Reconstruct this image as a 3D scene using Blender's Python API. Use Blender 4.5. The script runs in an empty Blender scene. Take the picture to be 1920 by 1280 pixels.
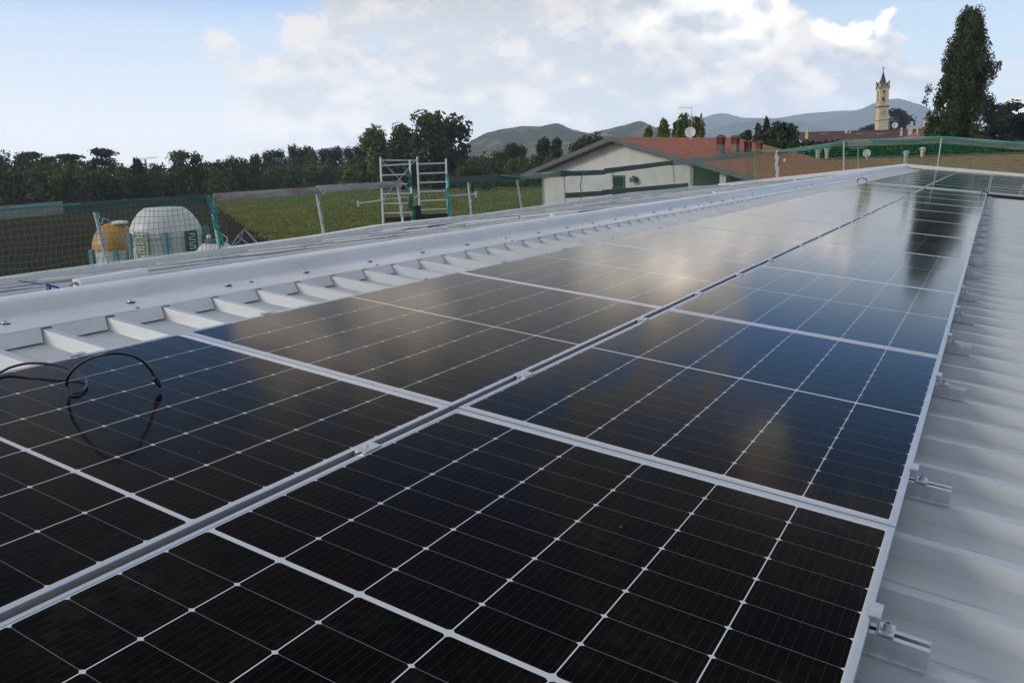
import bpy, math, random
from mathutils import Vector, Matrix, noise as mnoise

# ------------------------------------------------------------------ camera, world, sun, exposure
scene = bpy.context.scene
COL = scene.collection
rad = math.radians
PI = math.pi

cam_data = bpy.data.cameras.new("camera")
cam = bpy.data.objects.new("camera", cam_data)
COL.objects.link(cam)
CAM = Vector((1.26298, -0.94064, 0.65232))
RIGHT = Vector((0.86335, 0.50384, -0.02774))
DOWN = Vector((0.0821, -0.19449, -0.97746))
FWD = Vector((-0.49788, 0.84162, -0.20928))
FOC = 1521.05                               # focal length in pixels of the 1920 px wide photograph
cam.matrix_world = Matrix(((RIGHT.x, -DOWN.x, -FWD.x, CAM.x), (RIGHT.y, -DOWN.y, -FWD.y, CAM.y),
                           (RIGHT.z, -DOWN.z, -FWD.z, CAM.z), (0, 0, 0, 1)))
cam_data.sensor_width = 36.0
cam_data.lens = FOC / 1920 * 36
cam_data.clip_start = 0.05
cam_data.clip_end = 30000
scene.camera = cam

scene.view_settings.view_transform = 'Standard'
scene.view_settings.look = 'None'
scene.view_settings.exposure = 0.0
scene.view_settings.gamma = 1.0
scene.render.engine = 'CYCLES'
scene.cycles.max_bounces = 6
scene.cycles.transparent_max_bounces = 8
scene.cycles.use_denoising = True
scene.cycles.volume_bounces = 2
scene.cycles.sample_clamp_indirect = 3
scene.cycles.sample_clamp_direct = 6

SUN_EL, SUN_AZ = rad(24), rad(-136)         # azimuth from +Y towards +X: behind and to the left
SUN_DIR = Vector((math.cos(SUN_EL) * math.sin(SUN_AZ), math.cos(SUN_EL) * math.cos(SUN_AZ), math.sin(SUN_EL)))


class NT:
    """Small helper to write shader node trees as expressions."""
    def __init__(self, tree):
        self.t = tree
        self.n = tree.nodes
        self.l = tree.links

    def new(self, typ, **kw):
        nd = self.n.new(typ)
        for k, v in kw.items():
            setattr(nd, k, v)
        return nd

    def put(self, sock, v):
        if v is None:
            return
        if isinstance(v, bpy.types.NodeSocket):
            self.l.new(v, sock)
        else:
            if hasattr(sock.default_value, '__len__') and hasattr(v, '__len__') and len(sock.default_value) == 4 and len(v) == 3:
                v = (*v, 1)
            sock.default_value = v

    def m(self, op, a, b=None, c=None, clamp=False):
        nd = self.new('ShaderNodeMath', operation=op, use_clamp=clamp)
        for i, v in enumerate((a, b, c)):
            if v is not None:
                self.put(nd.inputs[i], v)
        return nd.outputs[0]

    def vm(self, op, a, b=None):
        nd = self.new('ShaderNodeVectorMath', operation=op)
        self.put(nd.inputs[0], a)
        if b is not None:
            self.put(nd.inputs[1], b)
        return nd.outputs['Value'] if op in ('DOT_PRODUCT', 'LENGTH') else nd.outputs[0]

    def mix(self, f, a, b):
        nd = self.new('ShaderNodeMix', data_type='RGBA')
        self.put(nd.inputs[0], f)
        self.put(nd.inputs[6], a)
        self.put(nd.inputs[7], b)
        return nd.outputs[2]

    def noise(self, vec=None, scale=5.0, detail=3.0, rough=0.5, dist=0.0):
        nd = self.new('ShaderNodeTexNoise')
        if vec is not None:
            self.put(nd.inputs['Vector'], vec)
        nd.inputs['Scale'].default_value = scale
        nd.inputs['Detail'].default_value = detail
        nd.inputs['Roughness'].default_value = rough
        nd.inputs['Distortion'].default_value = dist
        return nd.outputs[0]

    def ss(self, v, lo, hi, a=0.0, b=1.0):
        nd = self.new('ShaderNodeMapRange', interpolation_type='SMOOTHSTEP')
        self.put(nd.inputs[0], v)
        for i, x in zip((1, 2, 3, 4), (lo, hi, a, b)):
            nd.inputs[i].default_value = x
        return nd.outputs[0]

    def mapping(self, vec, scale=(1, 1, 1), loc=(0, 0, 0), rot=(0, 0, 0)):
        nd = self.new('ShaderNodeMapping')
        self.put(nd.inputs[0], vec)
        nd.inputs['Location'].default_value = loc
        nd.inputs['Rotation'].default_value = rot
        nd.inputs['Scale'].default_value = scale
        return nd.outputs[0]

    def sep(self, vec):
        nd = self.new('ShaderNodeSeparateXYZ')
        self.put(nd.inputs[0], vec)
        return nd.outputs

    def bump(self, h, strength=0.3, dist=0.01):
        nd = self.new('ShaderNodeBump')
        self.put(nd.inputs['Height'], h)
        nd.inputs['Strength'].default_value = strength
        nd.inputs['Distance'].default_value = dist
        return nd.outputs[0]


# ---- world: Nishita sky behind a procedural deck of broken cloud
world = bpy.data.worlds.new("World")
scene.world = world
world.use_nodes = True
W = NT(world.node_tree)
for nd in list(W.n):
    W.n.remove(nd)
tc = W.new('ShaderNodeTexCoord')
D = tc.outputs['Generated']
sky = W.new('ShaderNodeTexSky', sky_type='NISHITA')
sky.sun_disc = False
sky.sun_elevation = SUN_EL
sky.sun_rotation = SUN_AZ
sky.air_density = 1.0
sky.dust_density = 1.5
sky.ozone_density = 1.5


def spot(d, deg_in, deg_out):
    """1 inside deg_in of direction d, fading to 0 at deg_out."""
    v = Vector(d).normalized()
    dot = W.vm('DOT_PRODUCT', D, tuple(v))
    return W.ss(dot, math.cos(rad(deg_out)), math.cos(rad(deg_in)))


wx, wy, wz = W.sep(D)
puff = W.noise(W.mapping(D, (1, 1, 1.5), (2.1, 0.4, 0.2)), 12.0, 4.0, 0.5, 0.1)
curl = W.noise(W.mapping(D, (1, 1, 1.5), (7.1, 3.4, 1.2)), 38.0, 5.0, 0.62, 0.3)
broad = W.noise(W.mapping(D, (1, 1, 1.6), (5.3, 1.7, 3.1)), 3.4, 2.0, 0.5)
cov = W.m('ADD', W.m('ADD', W.m('MULTIPLY', puff, 0.50), W.m('MULTIPLY', curl, 0.24)), W.m('MULTIPLY', broad, 0.26))
bias = None
BIAS = [
    ((-.715, .69, .078), 0.5, 3.5, 0.085), ((-.82, .565, .052), 0.4, 3, 0.075), ((-.64, .765, .06), 0.5, 3, 0.07), ((-.885, .455, .065), 0.3, 2.5, 0.06),
    ((-.22, .97, .07), 4, 13, 0.075), ((-.42, .90, .07), 5, 14, 0.06), ((0.06, .99, .07), 2, 7, 0.05), ((-.30, .95, .12), 3, 8, 0.04),  # direction, inner, outer, amount
    ((-.800, .580, .150), 3, 9, -0.16), ((-.86, .48, .12), 2, 8, -0.12), ((-.858, .482, .175), 1.0, 5, 0.17),
    ((-.745, .645, .128), 0.2, 2.4, 0.12),
    ((-.045, .989, .14), 1, 4.5, -0.17), ((-.12, .98, .15), 0.5, 3, -0.10), ((-.1, .985, .135), 0.4, 1.6, 0.15),
    ((-.60, .78, .13), 3, 9, 0.08), ((-.45, .88, .15), 4, 12, 0.10),
    ((-.049, .973, .235), 3, 9, -0.22), ((-.17, .96, .225), 2, 6, -0.13), ((-.73, .575, .376), 2, 7, -0.24), ((.02, .95, .3), 2, 8, -0.14),
    ((-.62, .70, .385), 2, 6, -0.08), ((-.43, .77, .52), 3, 9, -0.12), ((-.42, .87, .20), 2, 5, -0.06), ((-.13, .98, .165), 0.8, 2.2, 0.1),
    ((-.337, .917, .212), 1.5, 6, 0.14), ((-.57, .75, .31), 4, 10, 0.12), ((-.27, .945, .19), 2, 5, 0.12), ((-.66, .66, .34), 1.5, 4, 0.15),
]
for d, a, b, k in BIAS:
    t_ = W.m('MULTIPLY', spot(d, a, b), k)
    bias = t_ if bias is None else W.m('ADD', bias, t_)
cov = W.m('ADD', cov, bias)
mask = W.ss(cov, 0.455, 0.530)
lit = W.noise(W.mapping(D, (1, 1, 1.5), (2.118, 0.386, 0.238)), 12.0, 4.0, 0.5, 0.1)
curl2 = W.noise(W.mapping(D, (1, 1, 1.5), (7.108, 3.394, 1.217)), 38.0, 5.0, 0.62, 0.3)
shade = W.m('ADD', W.m('SUBTRACT', puff, lit), W.m('MULTIPLY', W.m('SUBTRACT', curl, curl2), 0.55))   # thicker above than below: the underside greys
shade = W.m('SUBTRACT', shade, W.m('MULTIPLY', W.m('SUBTRACT', cov, 0.53), 0.55))
shade = W.ss(shade, -0.17, 0.12)
cl_col = W.mix(shade, (0.52, 0.555, 0.62), (0.87, 0.81, 0.755))
leftglow = spot((-.80, .60, .02), 0, 48)
up = W.ss(wz, 0.145, 0.24)                              # overhead the deck is thick and grey with a few bright breaks
glow = W.m('ADD', W.m('ADD', spot((-.337, .917, .212), 1, 5), spot((-.26, .95, .175), 1, 4.5)), W.m('ADD', spot((-.66, .655, .35), 1, 5), spot((-.145, .975, .16), .6, 3)))
glow = W.m('ADD', glow, W.m('ADD', spot((-.575, .75, .315), 1, 6), W.m('MULTIPLY', spot((-.09, .93, .34), 2, 7), 0.8)))
cl_col = W.vm('MULTIPLY', cl_col, W.mix(up, (1, 1, 1), (0.68, 0.63, 0.57)))
gcol = W.new('ShaderNodeCombineXYZ')
for i_, k_ in enumerate((1.75, 1.52, 1.22)):
    W.put(gcol.inputs[i_], W.m('MULTIPLY', glow, k_))
cl_col = W.vm('ADD', cl_col, W.vm('MULTIPLY', gcol.outputs[0], W.ss(puff, 0.3, 0.7)))
cl_col = W.mix(W.m('MULTIPLY', leftglow, 0.35), cl_col, (0.80, 0.79, 0.77))
low = W.ss(wz, 0.20, 0.02)
veil = W.m('MULTIPLY', low, W.m('ADD', 0.25, W.m('MULTIPLY', leftglow, 0.65)))
blue = W.vm('MULTIPLY', sky.outputs[0], (0.135, 0.132, 0.132))
blue = W.mix(W.m('ADD', 0.62, W.m('MULTIPLY', leftglow, 0.25)), blue, (0.56, 0.70, 0.90))
blue = W.mix(W.ss(wz, 0.15, 0.24), blue, (0.11, 0.35, 0.84))
skyc = W.mix(veil, blue, (0.81, 0.80, 0.79))
skyc = W.mix(W.m('MULTIPLY', mask, 0.93), skyc, cl_col)
high = W.ss(wz, 0.25, 0.65)                              # the overhead deck is greyer and darker
skyc = W.mix(W.m('MULTIPLY', high, 0.8), skyc, (0.42, 0.43, 0.445))
ground_mix = W.ss(wz, -0.02, -0.12)
skyc = W.mix(ground_mix, skyc, (0.16, 0.17, 0.14))
bg = W.new('ShaderNodeBackground')
# the haze box dims the sky by its own path length in each direction; the sky behind it is brighter by as much
side_d = W.m('DIVIDE', 8700.0, W.m('MAXIMUM', W.m('ABSOLUTE', wx), W.m('ABSOLUTE', wy)))
airpath = W.m('MINIMUM', side_d, W.m('DIVIDE', 546.0, W.m('MAXIMUM', wz, 0.001)))
lowgain = W.m('ADD', W.m('MULTIPLY', W.m('POWER', 2.71828, W.m('MULTIPLY', airpath, 1.95e-4)), 0.60), 0.40)
skyc = W.vm('MULTIPLY', skyc, lowgain)
W.put(bg.inputs[0], skyc)
bg.inputs[1].default_value = 1.0
wout = W.new('ShaderNodeOutputWorld')
W.l.new(bg.outputs[0], wout.inputs[0])

sun_data = bpy.data.lights.new("sun", 'SUN')
sun_data.energy = 2.0
sun_data.angle = rad(14)
sun_data.color = (1.0, 0.93, 0.82)
sun = bpy.data.objects.new("sun", sun_data)
sun.rotation_euler = SUN_DIR.to_track_quat('Z', 'Y').to_euler()
COL.objects.link(sun)

# ------------------------------------------------------------------ frames and helpers
G = -5.6                                    # ground level; z = 0 is the glass plane at the array centre line
AL = rad(6.2)                               # roof pitch
CA, SA = math.cos(AL), math.sin(AL)


def P(u, v, w=0.0):
    """Point in the roof's own frame: u across (downhill), v along the ridge, w off the glass plane."""
    return Vector((u * CA + w * SA, v, -u * SA + w * CA))


def ray(px, py):
    return RIGHT * ((px - 960) / FOC) + DOWN * ((py - 640) / FOC) + FWD


def at(px, py, depth):
    return CAM + ray(px, py) * depth


def atX(px, py, x):
    d = ray(px, py)
    return CAM + d * ((x - CAM.x) / d.x)


def atY(px, py, y):
    d = ray(px, py)
    return CAM + d * ((y - CAM.y) / d.y)


def atZ(px, py, z):
    d = ray(px, py)
    return CAM + d * ((z - CAM.z) / d.z)


def onroof(px, py, w):
    """Where the sight line meets the plane w of the roof frame."""
    d = ray(px, py)
    n = Vector((SA, 0, CA))
    return CAM + d * ((w - CAM.dot(n)) / d.dot(n))


class MB:
    """Collects shapes; build() links them as ONE mesh object."""
    def __init__(self):
        self.v, self.f, self.sm, self.mi = [], [], [], []
        self.cur = 0

    def add(self, verts, faces, smooth=False):
        b = len(self.v)
        self.v += [Vector(p) for p in verts]
        self.f += [tuple(i + b for i in fc) for fc in faces]
        self.sm += [smooth] * len(faces)
        self.mi += [self.cur] * len(faces)

    def box(self, c, s, M=None):
        x, y, z = s[0] / 2, s[1] / 2, s[2] / 2
        vs = [Vector((sx * x, sy * y, sz * z)) for sz in (-1, 1) for sy in (-1, 1) for sx in (-1, 1)]
        if M is not None:
            vs = [M @ p for p in vs]
        c = Vector(c)
        self.add([p + c for p in vs], [(0, 2, 3, 1), (4, 5, 7, 6), (0, 1, 5, 4), (2, 6, 7, 3), (0, 4, 6, 2), (1, 3, 7, 5)])

    def bar(self, a, b, w, h, up=(0, 0, 1)):
        """Box from a to b, w wide and h high."""
        a, b = Vector(a), Vector(b)
        d = b - a
        L = d.length
        d.normalize()
        s = d.cross(Vector(up)).normalized()
        u = s.cross(d).normalized()
        M = Matrix((s, d, u)).transposed()
        self.box((a + b) / 2, (w, L, h), M)

    def tube(self, pts, r, n=8, cap=True, radii=None):
        pts = [Vector(p) for p in pts]
        N = len(pts)
        vs, fs = [], []
        prev = None
        for i, p in enumerate(pts):
            t = (pts[min(i + 1, N - 1)] - pts[max(i - 1, 0)])
            t.normalize()
            if prev is None:
                ref = Vector((0, 0, 1)) if abs(t.z) < 0.9 else Vector((1, 0, 0))
                s = t.cross(ref).normalized()
            else:
                s = (prev - t * prev.dot(t)).normalized()
            prev = s
            q = t.cross(s)
            rr = radii[i] if radii else r
            for k in range(n):
                a = 2 * PI * k / n
                vs.append(p + s * (rr * math.cos(a)) + q * (rr * math.sin(a)))
        for i in range(N - 1):
            for k in range(n):
                k2 = (k + 1) % n
                fs.append((i * n + k, i * n + k2, (i + 1) * n + k2, (i + 1) * n + k))
        if cap:
            fs.append(tuple(range(n - 1, -1, -1)))
            fs.append(tuple((N - 1) * n + k for k in range(n)))
        self.add(vs, fs, n > 4)

    def lathe(self, prof, c, n=24, axis=None, cap=True):
        """prof: (radius, height) list revolved about the vertical (or axis) through c."""
        c = Vector(c)
        M = Matrix.Identity(3) if axis is None else Vector(axis).to_track_quat('Z', 'Y').to_matrix()
        vs, fs = [], []
        for r, h in prof:
            for k in range(n):
                a = 2 * PI * k / n
                vs.append(c + M @ Vector((r * math.cos(a), r * math.sin(a), h)))
        for i in range(len(prof) - 1):
            for k in range(n):
                k2 = (k + 1) % n
                fs.append((i * n + k, i * n + k2, (i + 1) * n + k2, (i + 1) * n + k))
        if cap:
            fs.append(tuple(range(n - 1, -1, -1)))
            fs.append(tuple((len(prof) - 1) * n + k for k in range(n)))
        self.add(vs, fs, True)

    def prism(self, poly, off):
        """Planar polygon pushed along vector off."""
        poly = [Vector(p) for p in poly]
        off = Vector(off)
        n = len(poly)
        self.add(poly + [p + off for p in poly],
                 [tuple(range(n - 1, -1, -1)), tuple(range(n, 2 * n))] + [(i, (i + 1) % n, n + (i + 1) % n, n + i) for i in range(n)])

    def build(self, name, mat, parent=None, label=None, kind=None, world=False, mats=None, sharp=None):
        me = bpy.data.meshes.new(name)
        vs = self.v
        if world and parent is not None:
            o0 = Vector(parent.location)
            vs = [p - o0 for p in vs]
        me.from_pydata([tuple(p) for p in vs], [], self.f)
        me.polygons.foreach_set('use_smooth', self.sm)
        for mm in (mats or [mat]):
            me.materials.append(mm)
        if mats:
            me.polygons.foreach_set('material_index', self.mi)
        me.update()
        if any(self.sm):
            me.set_sharp_from_angle(angle=rad(sharp or 40))
        o = bpy.data.objects.new(name, me)
        COL.objects.link(o)
        if parent is not None:
            o.parent = parent
        if label:
            o['label'] = label
        if kind:
            o['kind'] = kind
        return o


def tag(o, label, cat, group=None, kind=None):
    o['label'] = label
    o['category'] = cat
    if group:
        o['group'] = group
    if kind:
        o['kind'] = kind
    return o


def thing(name, label, cat, loc=(0, 0, 0), rot=(0, 0, 0), group=None):
    o = bpy.data.objects.new(name, None)
    o.empty_display_size = 0.2
    COL.objects.link(o)
    o.location = loc
    o.rotation_euler = rot
    return tag(o, label, cat, group)


KIDS = {}


def copy_tree(o, parent=None):
    c = o.copy()
    COL.objects.link(c)
    if parent is not None:
        c.parent = parent
    for ch in [k for k in COL.objects if k.parent == o]:
        copy_tree(ch, c)
    return c


ORD = ['first', 'second', 'third', 'fourth', 'fifth', 'sixth', 'seventh', 'eighth', 'ninth', 'tenth', 'eleventh', 'twelfth', 'thirteenth',
       'fourteenth', 'fifteenth', 'sixteenth', 'seventeenth', 'eighteenth', 'nineteenth', 'twentieth', 'twenty-first', 'twenty-second',
       'twenty-third', 'twenty-fourth', 'twenty-fifth', 'twenty-sixth', 'twenty-seventh', 'twenty-eighth', 'twenty-ninth', 'thirtieth']


# ------------------------------------------------------------------ materials
def mat(name, color, rough=0.6, metal=0.0, spec=0.5, var=0.0, vscale=4.0, bump=0.0, bscale=60.0, coord='Object', color2=None, stretch=(1, 1, 1)):
    m = bpy.data.materials.new(name)
    m.use_nodes = True
    t = NT(m.node_tree)
    b = t.n['Principled BSDF']
    b.inputs['Roughness'].default_value = rough
    b.inputs['Metallic'].default_value = metal
    b.inputs['Specular IOR Level'].default_value = spec
    b.inputs['Base Color'].default_value = (*color, 1)
    c = t.new('ShaderNodeTexCoord').outputs[coord]
    if stretch != (1, 1, 1):
        c = t.mapping(c, stretch)
    if var > 0:
        n = t.noise(c, vscale, 5, 0.6)
        c2 = color2 or tuple(x * (1 - var) for x in color)
        t.put(b.inputs['Base Color'], t.mix(t.ss(n, 0.3, 0.72), color, c2))
        t.put(b.inputs['Roughness'], t.ss(n, 0.2, 0.8, max(0.02, rough - 0.06), min(1, rough + 0.08)))
    if bump > 0:
        t.put(b.inputs['Normal'], t.bump(t.noise(c, bscale, 3, 0.6), bump, 0.01))
    return m


M = {}
M['alu'] = mat('anodised_aluminium', (0.62, 0.64, 0.67), 0.34, 0.75, var=0.10, vscale=14)
M['mill'] = mat('mill_aluminium', (0.66, 0.67, 0.70), 0.36, 0.85, var=0.18, vscale=30, bump=0.05, bscale=150)
def roof_mat(name, c, stretch, rough):
    """Coil-coated sheet: rain streaks down the slope, scuffs, footprints and a little waviness."""
    m = bpy.data.materials.new(name)
    m.use_nodes = True
    t = NT(m.node_tree)
    b = t.n['Principled BSDF']
    p = t.new('ShaderNodeTexCoord').outputs['Object']
    streak = t.noise(t.mapping(p, stretch), 3.0, 6, 0.7)
    blot = t.noise(p, 1.3, 5, 0.65)
    scuff = t.noise(t.mapping(p, (2.0, 5.0, 2.0), rot=(0, 0, 0.6)), 6.0, 4, 0.75, 0.6)
    col = t.mix(t.ss(streak, 0.38, 0.72, 0, 0.75), c, tuple(x * 0.80 for x in c))
    col = t.mix(t.ss(blot, 0.50, 0.75, 0, 0.55), col, tuple(x * y for x, y in zip(c, (0.78, 0.76, 0.71))))
    col = t.mix(t.ss(scuff, 0.66, 0.74, 0, 0.35), col, tuple(x * 0.55 for x in c))
    t.put(b.inputs['Base Color'], col)
    t.put(b.inputs['Roughness'], t.ss(t.m('ADD', t.m('MULTIPLY', streak, .5), t.m('MULTIPLY', scuff, .5)), 0.35, 0.65, rough - 0.03, rough + 0.08))
    wave = t.noise(t.mapping(p, (0.7, 1.6, 1)), 2.2, 2, 0.5)
    t.put(b.inputs['Normal'], t.bump(wave, 0.10, 0.012))
    return m


M['roof'] = roof_mat('painted_roof_sheet', (0.48, 0.51, 0.52), (0.22, 2.6, 1), 0.32)
M['flash'] = roof_mat('painted_flashing', (0.63, 0.645, 0.66), (1.4, 0.5, 1), 0.30)
M['white'] = mat('white_paint', (0.74, 0.74, 0.72), 0.5, var=0.12, vscale=8)
M['rubber'] = mat('black_rubber', (0.012, 0.012, 0.013), 0.42, var=0.3, vscale=40)
M['steel'] = mat('steel', (0.55, 0.55, 0.56), 0.3, 0.9, var=0.15, vscale=60)
M['galv'] = mat('galvanised_steel', (0.52, 0.56, 0.58), 0.5, 0.55, var=0.35, vscale=12, bump=0.05, bscale=90)
M['blue'] = mat('blue_strap', (0.02, 0.03, 0.28), 0.6, var=0.2, vscale=40)
M['net'] = mat('green_net_twine', (0.010, 0.25, 0.125), 0.8)
M['net_bundle'] = mat('bunched_net', (0.008, 0.13, 0.085), 0.85, var=0.4, vscale=9)
M['net_far'] = mat('bright_green_net_twine', (0.008, 0.25, 0.085), 0.8)
M['rope'] = mat('teal_rope', (0.03, 0.33, 0.31), 0.8, var=0.3, vscale=60)
M['rope_pale'] = mat('pale_rope', (0.50, 0.57, 0.54), 0.85, var=0.2, vscale=60)
M['board_dark'] = mat('weathered_board', (0.055, 0.062, 0.064), 0.85, var=0.45, vscale=7, bump=0.3, bscale=30, stretch=(4, 0.6, 6), color2=(0.10, 0.10, 0.095))
M['board_pale'] = mat('pale_grey_board', (0.33, 0.32, 0.29), 0.85, var=0.35, vscale=6, bump=0.3, bscale=30, stretch=(4, 0.6, 6))
M['board_pink'] = mat('board_with_old_paint', (0.50, 0.46, 0.45), 0.85, var=0.5, vscale=1.1, bump=0.3, bscale=30, stretch=(4, 1.0, 6), color2=(0.26, 0.12, 0.12))
M['stucco'] = mat('grey_white_render', (0.59, 0.58, 0.56), 0.9, var=0.14, vscale=0.7, bump=0.2, bscale=35)
M['stucco_y'] = mat('yellow_render', (0.67, 0.55, 0.35), 0.9, var=0.10, vscale=1.2, bump=0.1, bscale=10)
M['stucco_pale'] = mat('pale_cream_render', (0.62, 0.55, 0.45), 0.9, var=0.1, vscale=1.0)
M['trim_grey'] = mat('grey_stone_trim', (0.20, 0.185, 0.17), 0.85, var=0.2, vscale=2)
M['slate'] = mat('dark_slate', (0.035, 0.037, 0.045), 0.6, var=0.3, vscale=3)
M['eave'] = mat('dark_eave_metal', (0.10, 0.105, 0.12), 0.55, var=0.15, vscale=2)
M['dark_glass'] = mat('dark_window_glass', (0.02, 0.03, 0.03), 0.12, 0, 0.5)
M['green_frame'] = mat('green_painted_frame', (0.05, 0.11, 0.09), 0.6, var=0.2, vscale=6)
M['brick'] = mat('chimney_brick', (0.20, 0.078, 0.052), 0.9, var=0.4, vscale=5, bump=0.3, bscale=20)
M['wood_dark'] = mat('dark_boarding', (0.022, 0.022, 0.026), 0.8, var=0.4, vscale=5)
M['dish'] = mat('dish_white', (0.62, 0.63, 0.65), 0.5, var=0.08, vscale=3)
M['bronze'] = mat('bell_bronze', (0.09, 0.07, 0.04), 0.5, 0.6, var=0.2)
M['fibreglass'] = mat('white_fibreglass', (0.58, 0.575, 0.55), 0.42, 0, 0.5, var=0.16, vscale=1.6, bump=0.03, bscale=6)
M['fibre_orange'] = mat('orange_fibreglass', (0.46, 0.25, 0.05), 0.45, 0, 0.5, var=0.35, vscale=1.5, color2=(0.33, 0.16, 0.03))
M['blue_steel'] = mat('blue_grey_steel', (0.20, 0.31, 0.38), 0.5, 0.2, var=0.25, vscale=5)
M['sign_green'] = mat('dark_green_sign', (0.012, 0.075, 0.065), 0.5)
M['sign_faded'] = mat('faded_green_sign', (0.33, 0.37, 0.30), 0.6, var=0.2, vscale=4)
M['crane'] = mat('crane_paint', (0.55, 0.48, 0.40), 0.6)
M['bark'] = mat('bark', (0.07, 0.055, 0.04), 0.95, var=0.4, vscale=6, bump=0.5, bscale=20)
M['wall_conc'] = mat('precast_concrete', (0.42, 0.41, 0.39), 0.9, var=0.15, vscale=0.8)


def tile_mat(name, c1, c2, c3, rowlen=0.36, colw=0.22):
    """Clay roof tiles: courses across u, rolls along v (object coordinates from a UV map in metres)."""
    m = bpy.data.materials.new(name)
    m.use_nodes = True
    t = NT(m.node_tree)
    b = t.n['Principled BSDF']
    b.inputs['Roughness'].default_value = 0.85
    uv = t.new('ShaderNodeUVMap').outputs[0]
    x, y, _ = t.sep(uv)
    ix = t.m('FLOOR', t.m('DIVIDE', x, colw))
    iy = t.m('FLOOR', t.m('DIVIDE', y, rowlen))
    cell = t.new('ShaderNodeCombineXYZ')
    t.put(cell.inputs[0], ix)
    t.put(cell.inputs[1], iy)
    wn = t.new('ShaderNodeTexWhiteNoise')
    t.put(wn.inputs[0], cell.outputs[0])
    base = t.mix(wn.outputs[0], c1, c2)
    big = t.noise(uv, 0.35, 5, 0.65)
    base = t.mix(t.ss(big, 0.45, 0.75, 0, 0.85), base, c3)
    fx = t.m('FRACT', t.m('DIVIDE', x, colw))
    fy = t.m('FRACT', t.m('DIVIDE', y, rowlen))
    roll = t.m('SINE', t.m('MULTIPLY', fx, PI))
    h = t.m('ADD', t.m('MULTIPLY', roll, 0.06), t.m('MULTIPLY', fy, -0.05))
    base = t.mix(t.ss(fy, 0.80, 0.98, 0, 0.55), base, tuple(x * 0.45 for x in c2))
    t.put(b.inputs['Base Color'], base)
    t.put(b.inputs['Normal'], t.bump(h, 0.9, 1.0))
    return m


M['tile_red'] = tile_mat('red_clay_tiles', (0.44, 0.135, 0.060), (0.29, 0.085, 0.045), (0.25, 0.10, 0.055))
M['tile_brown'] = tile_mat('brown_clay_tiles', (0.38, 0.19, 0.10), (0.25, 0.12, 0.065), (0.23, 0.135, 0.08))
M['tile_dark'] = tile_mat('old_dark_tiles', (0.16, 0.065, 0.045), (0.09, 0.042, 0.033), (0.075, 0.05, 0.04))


def leaf_mat(name, c1, c2, rough=0.6, trans=0.18, scale=5.0, con=1.6):
    m = bpy.data.materials.new(name)
    m.use_nodes = True
    t = NT(m.node_tree)
    b = t.n['Principled BSDF']
    b.inputs['Roughness'].default_value = rough
    b.inputs['Specular IOR Level'].default_value = 0.25
    tcn = t.new('ShaderNodeTexCoord')
    oi = t.new('ShaderNodeObjectInfo')
    n = t.noise(tcn.outputs['Object'], scale, 5, 0.7)
    f = t.m('ADD', t.m('MULTIPLY', t.m('SUBTRACT', n, 0.5), con), t.m('MULTIPLY', oi.outputs['Random'], 0.9))
    col = t.mix(t.m('MULTIPLY', f, 0.9, clamp=True), c1, c2)
    t.put(b.inputs['Base Color'], col)
    tr = t.new('ShaderNodeBsdfTranslucent')
    t.put(tr.inputs[0], col)
    mx = t.new('ShaderNodeMixShader')
    mx.inputs[0].default_value = trans
    t.l.new(b.outputs[0], mx.inputs[1])
    t.l.new(tr.outputs[0], mx.inputs[2])
    t.l.new(mx.outputs[0], t.n['Material Output'].inputs[0])
    return m


M['leaf_dark'] = leaf_mat('dark_foliage', (0.022, 0.042, 0.013), (0.058, 0.074, 0.019))
M['leaf_mid'] = leaf_mat('mid_foliage', (0.048, 0.078, 0.015), (0.105, 0.105, 0.022))
M['leaf_light'] = leaf_mat('light_foliage', (0.085, 0.13, 0.022), (0.15, 0.16, 0.03))
M['leaf_wood'] = leaf_mat('wood_edge_foliage', (0.028, 0.055, 0.013), (0.115, 0.120, 0.028), scale=0.085)
M['leaf_cedar'] = leaf_mat('cedar_needles', (0.018, 0.034, 0.026), (0.030, 0.050, 0.036))
M['leaf_poplar'] = leaf_mat('poplar_leaves', (0.022, 0.042, 0.010), (0.056, 0.072, 0.016))
M['crop'] = leaf_mat('crop_leaves', (0.085, 0.14, 0.028), (0.29, 0.29, 0.095), trans=0.3, scale=0.33, con=2.7)
M['hedge'] = leaf_mat('hedge_leaves', (0.016, 0.052, 0.018), (0.032, 0.078, 0.024))


def ground_mat():
    m = bpy.data.materials.new('grass_ground')
    m.use_nodes = True
    t = NT(m.node_tree)
    b = t.n['Principled BSDF']
    b.inputs['Roughness'].default_value = 0.95
    b.inputs['Specular IOR Level'].default_value = 0.1
    g = t.new('ShaderNodeNewGeometry').outputs['Position']
    n1 = t.noise(g, 0.02, 4, 0.6)
    n2 = t.noise(g, 0.9, 4, 0.7)
    c = t.mix(t.ss(n1, 0.35, 0.65), (0.15, 0.185, 0.05), (0.205, 0.21, 0.075))
    c = t.mix(t.ss(n2, 0.3, 0.75, 0, 0.7), c, (0.055, 0.09, 0.02))
    t.put(b.inputs['Base Color'], c)
    t.put(b.inputs['Normal'], t.bump(n2, 0.8, 0.3))
    return m


M['ground'] = ground_mat()
M['soil'] = mat('ploughed_soil', (0.050, 0.030, 0.022), 0.95, 0, 0.1, var=0.35, vscale=0.6, bump=0.6, bscale=3, color2=(0.075, 0.045, 0.034))


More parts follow.
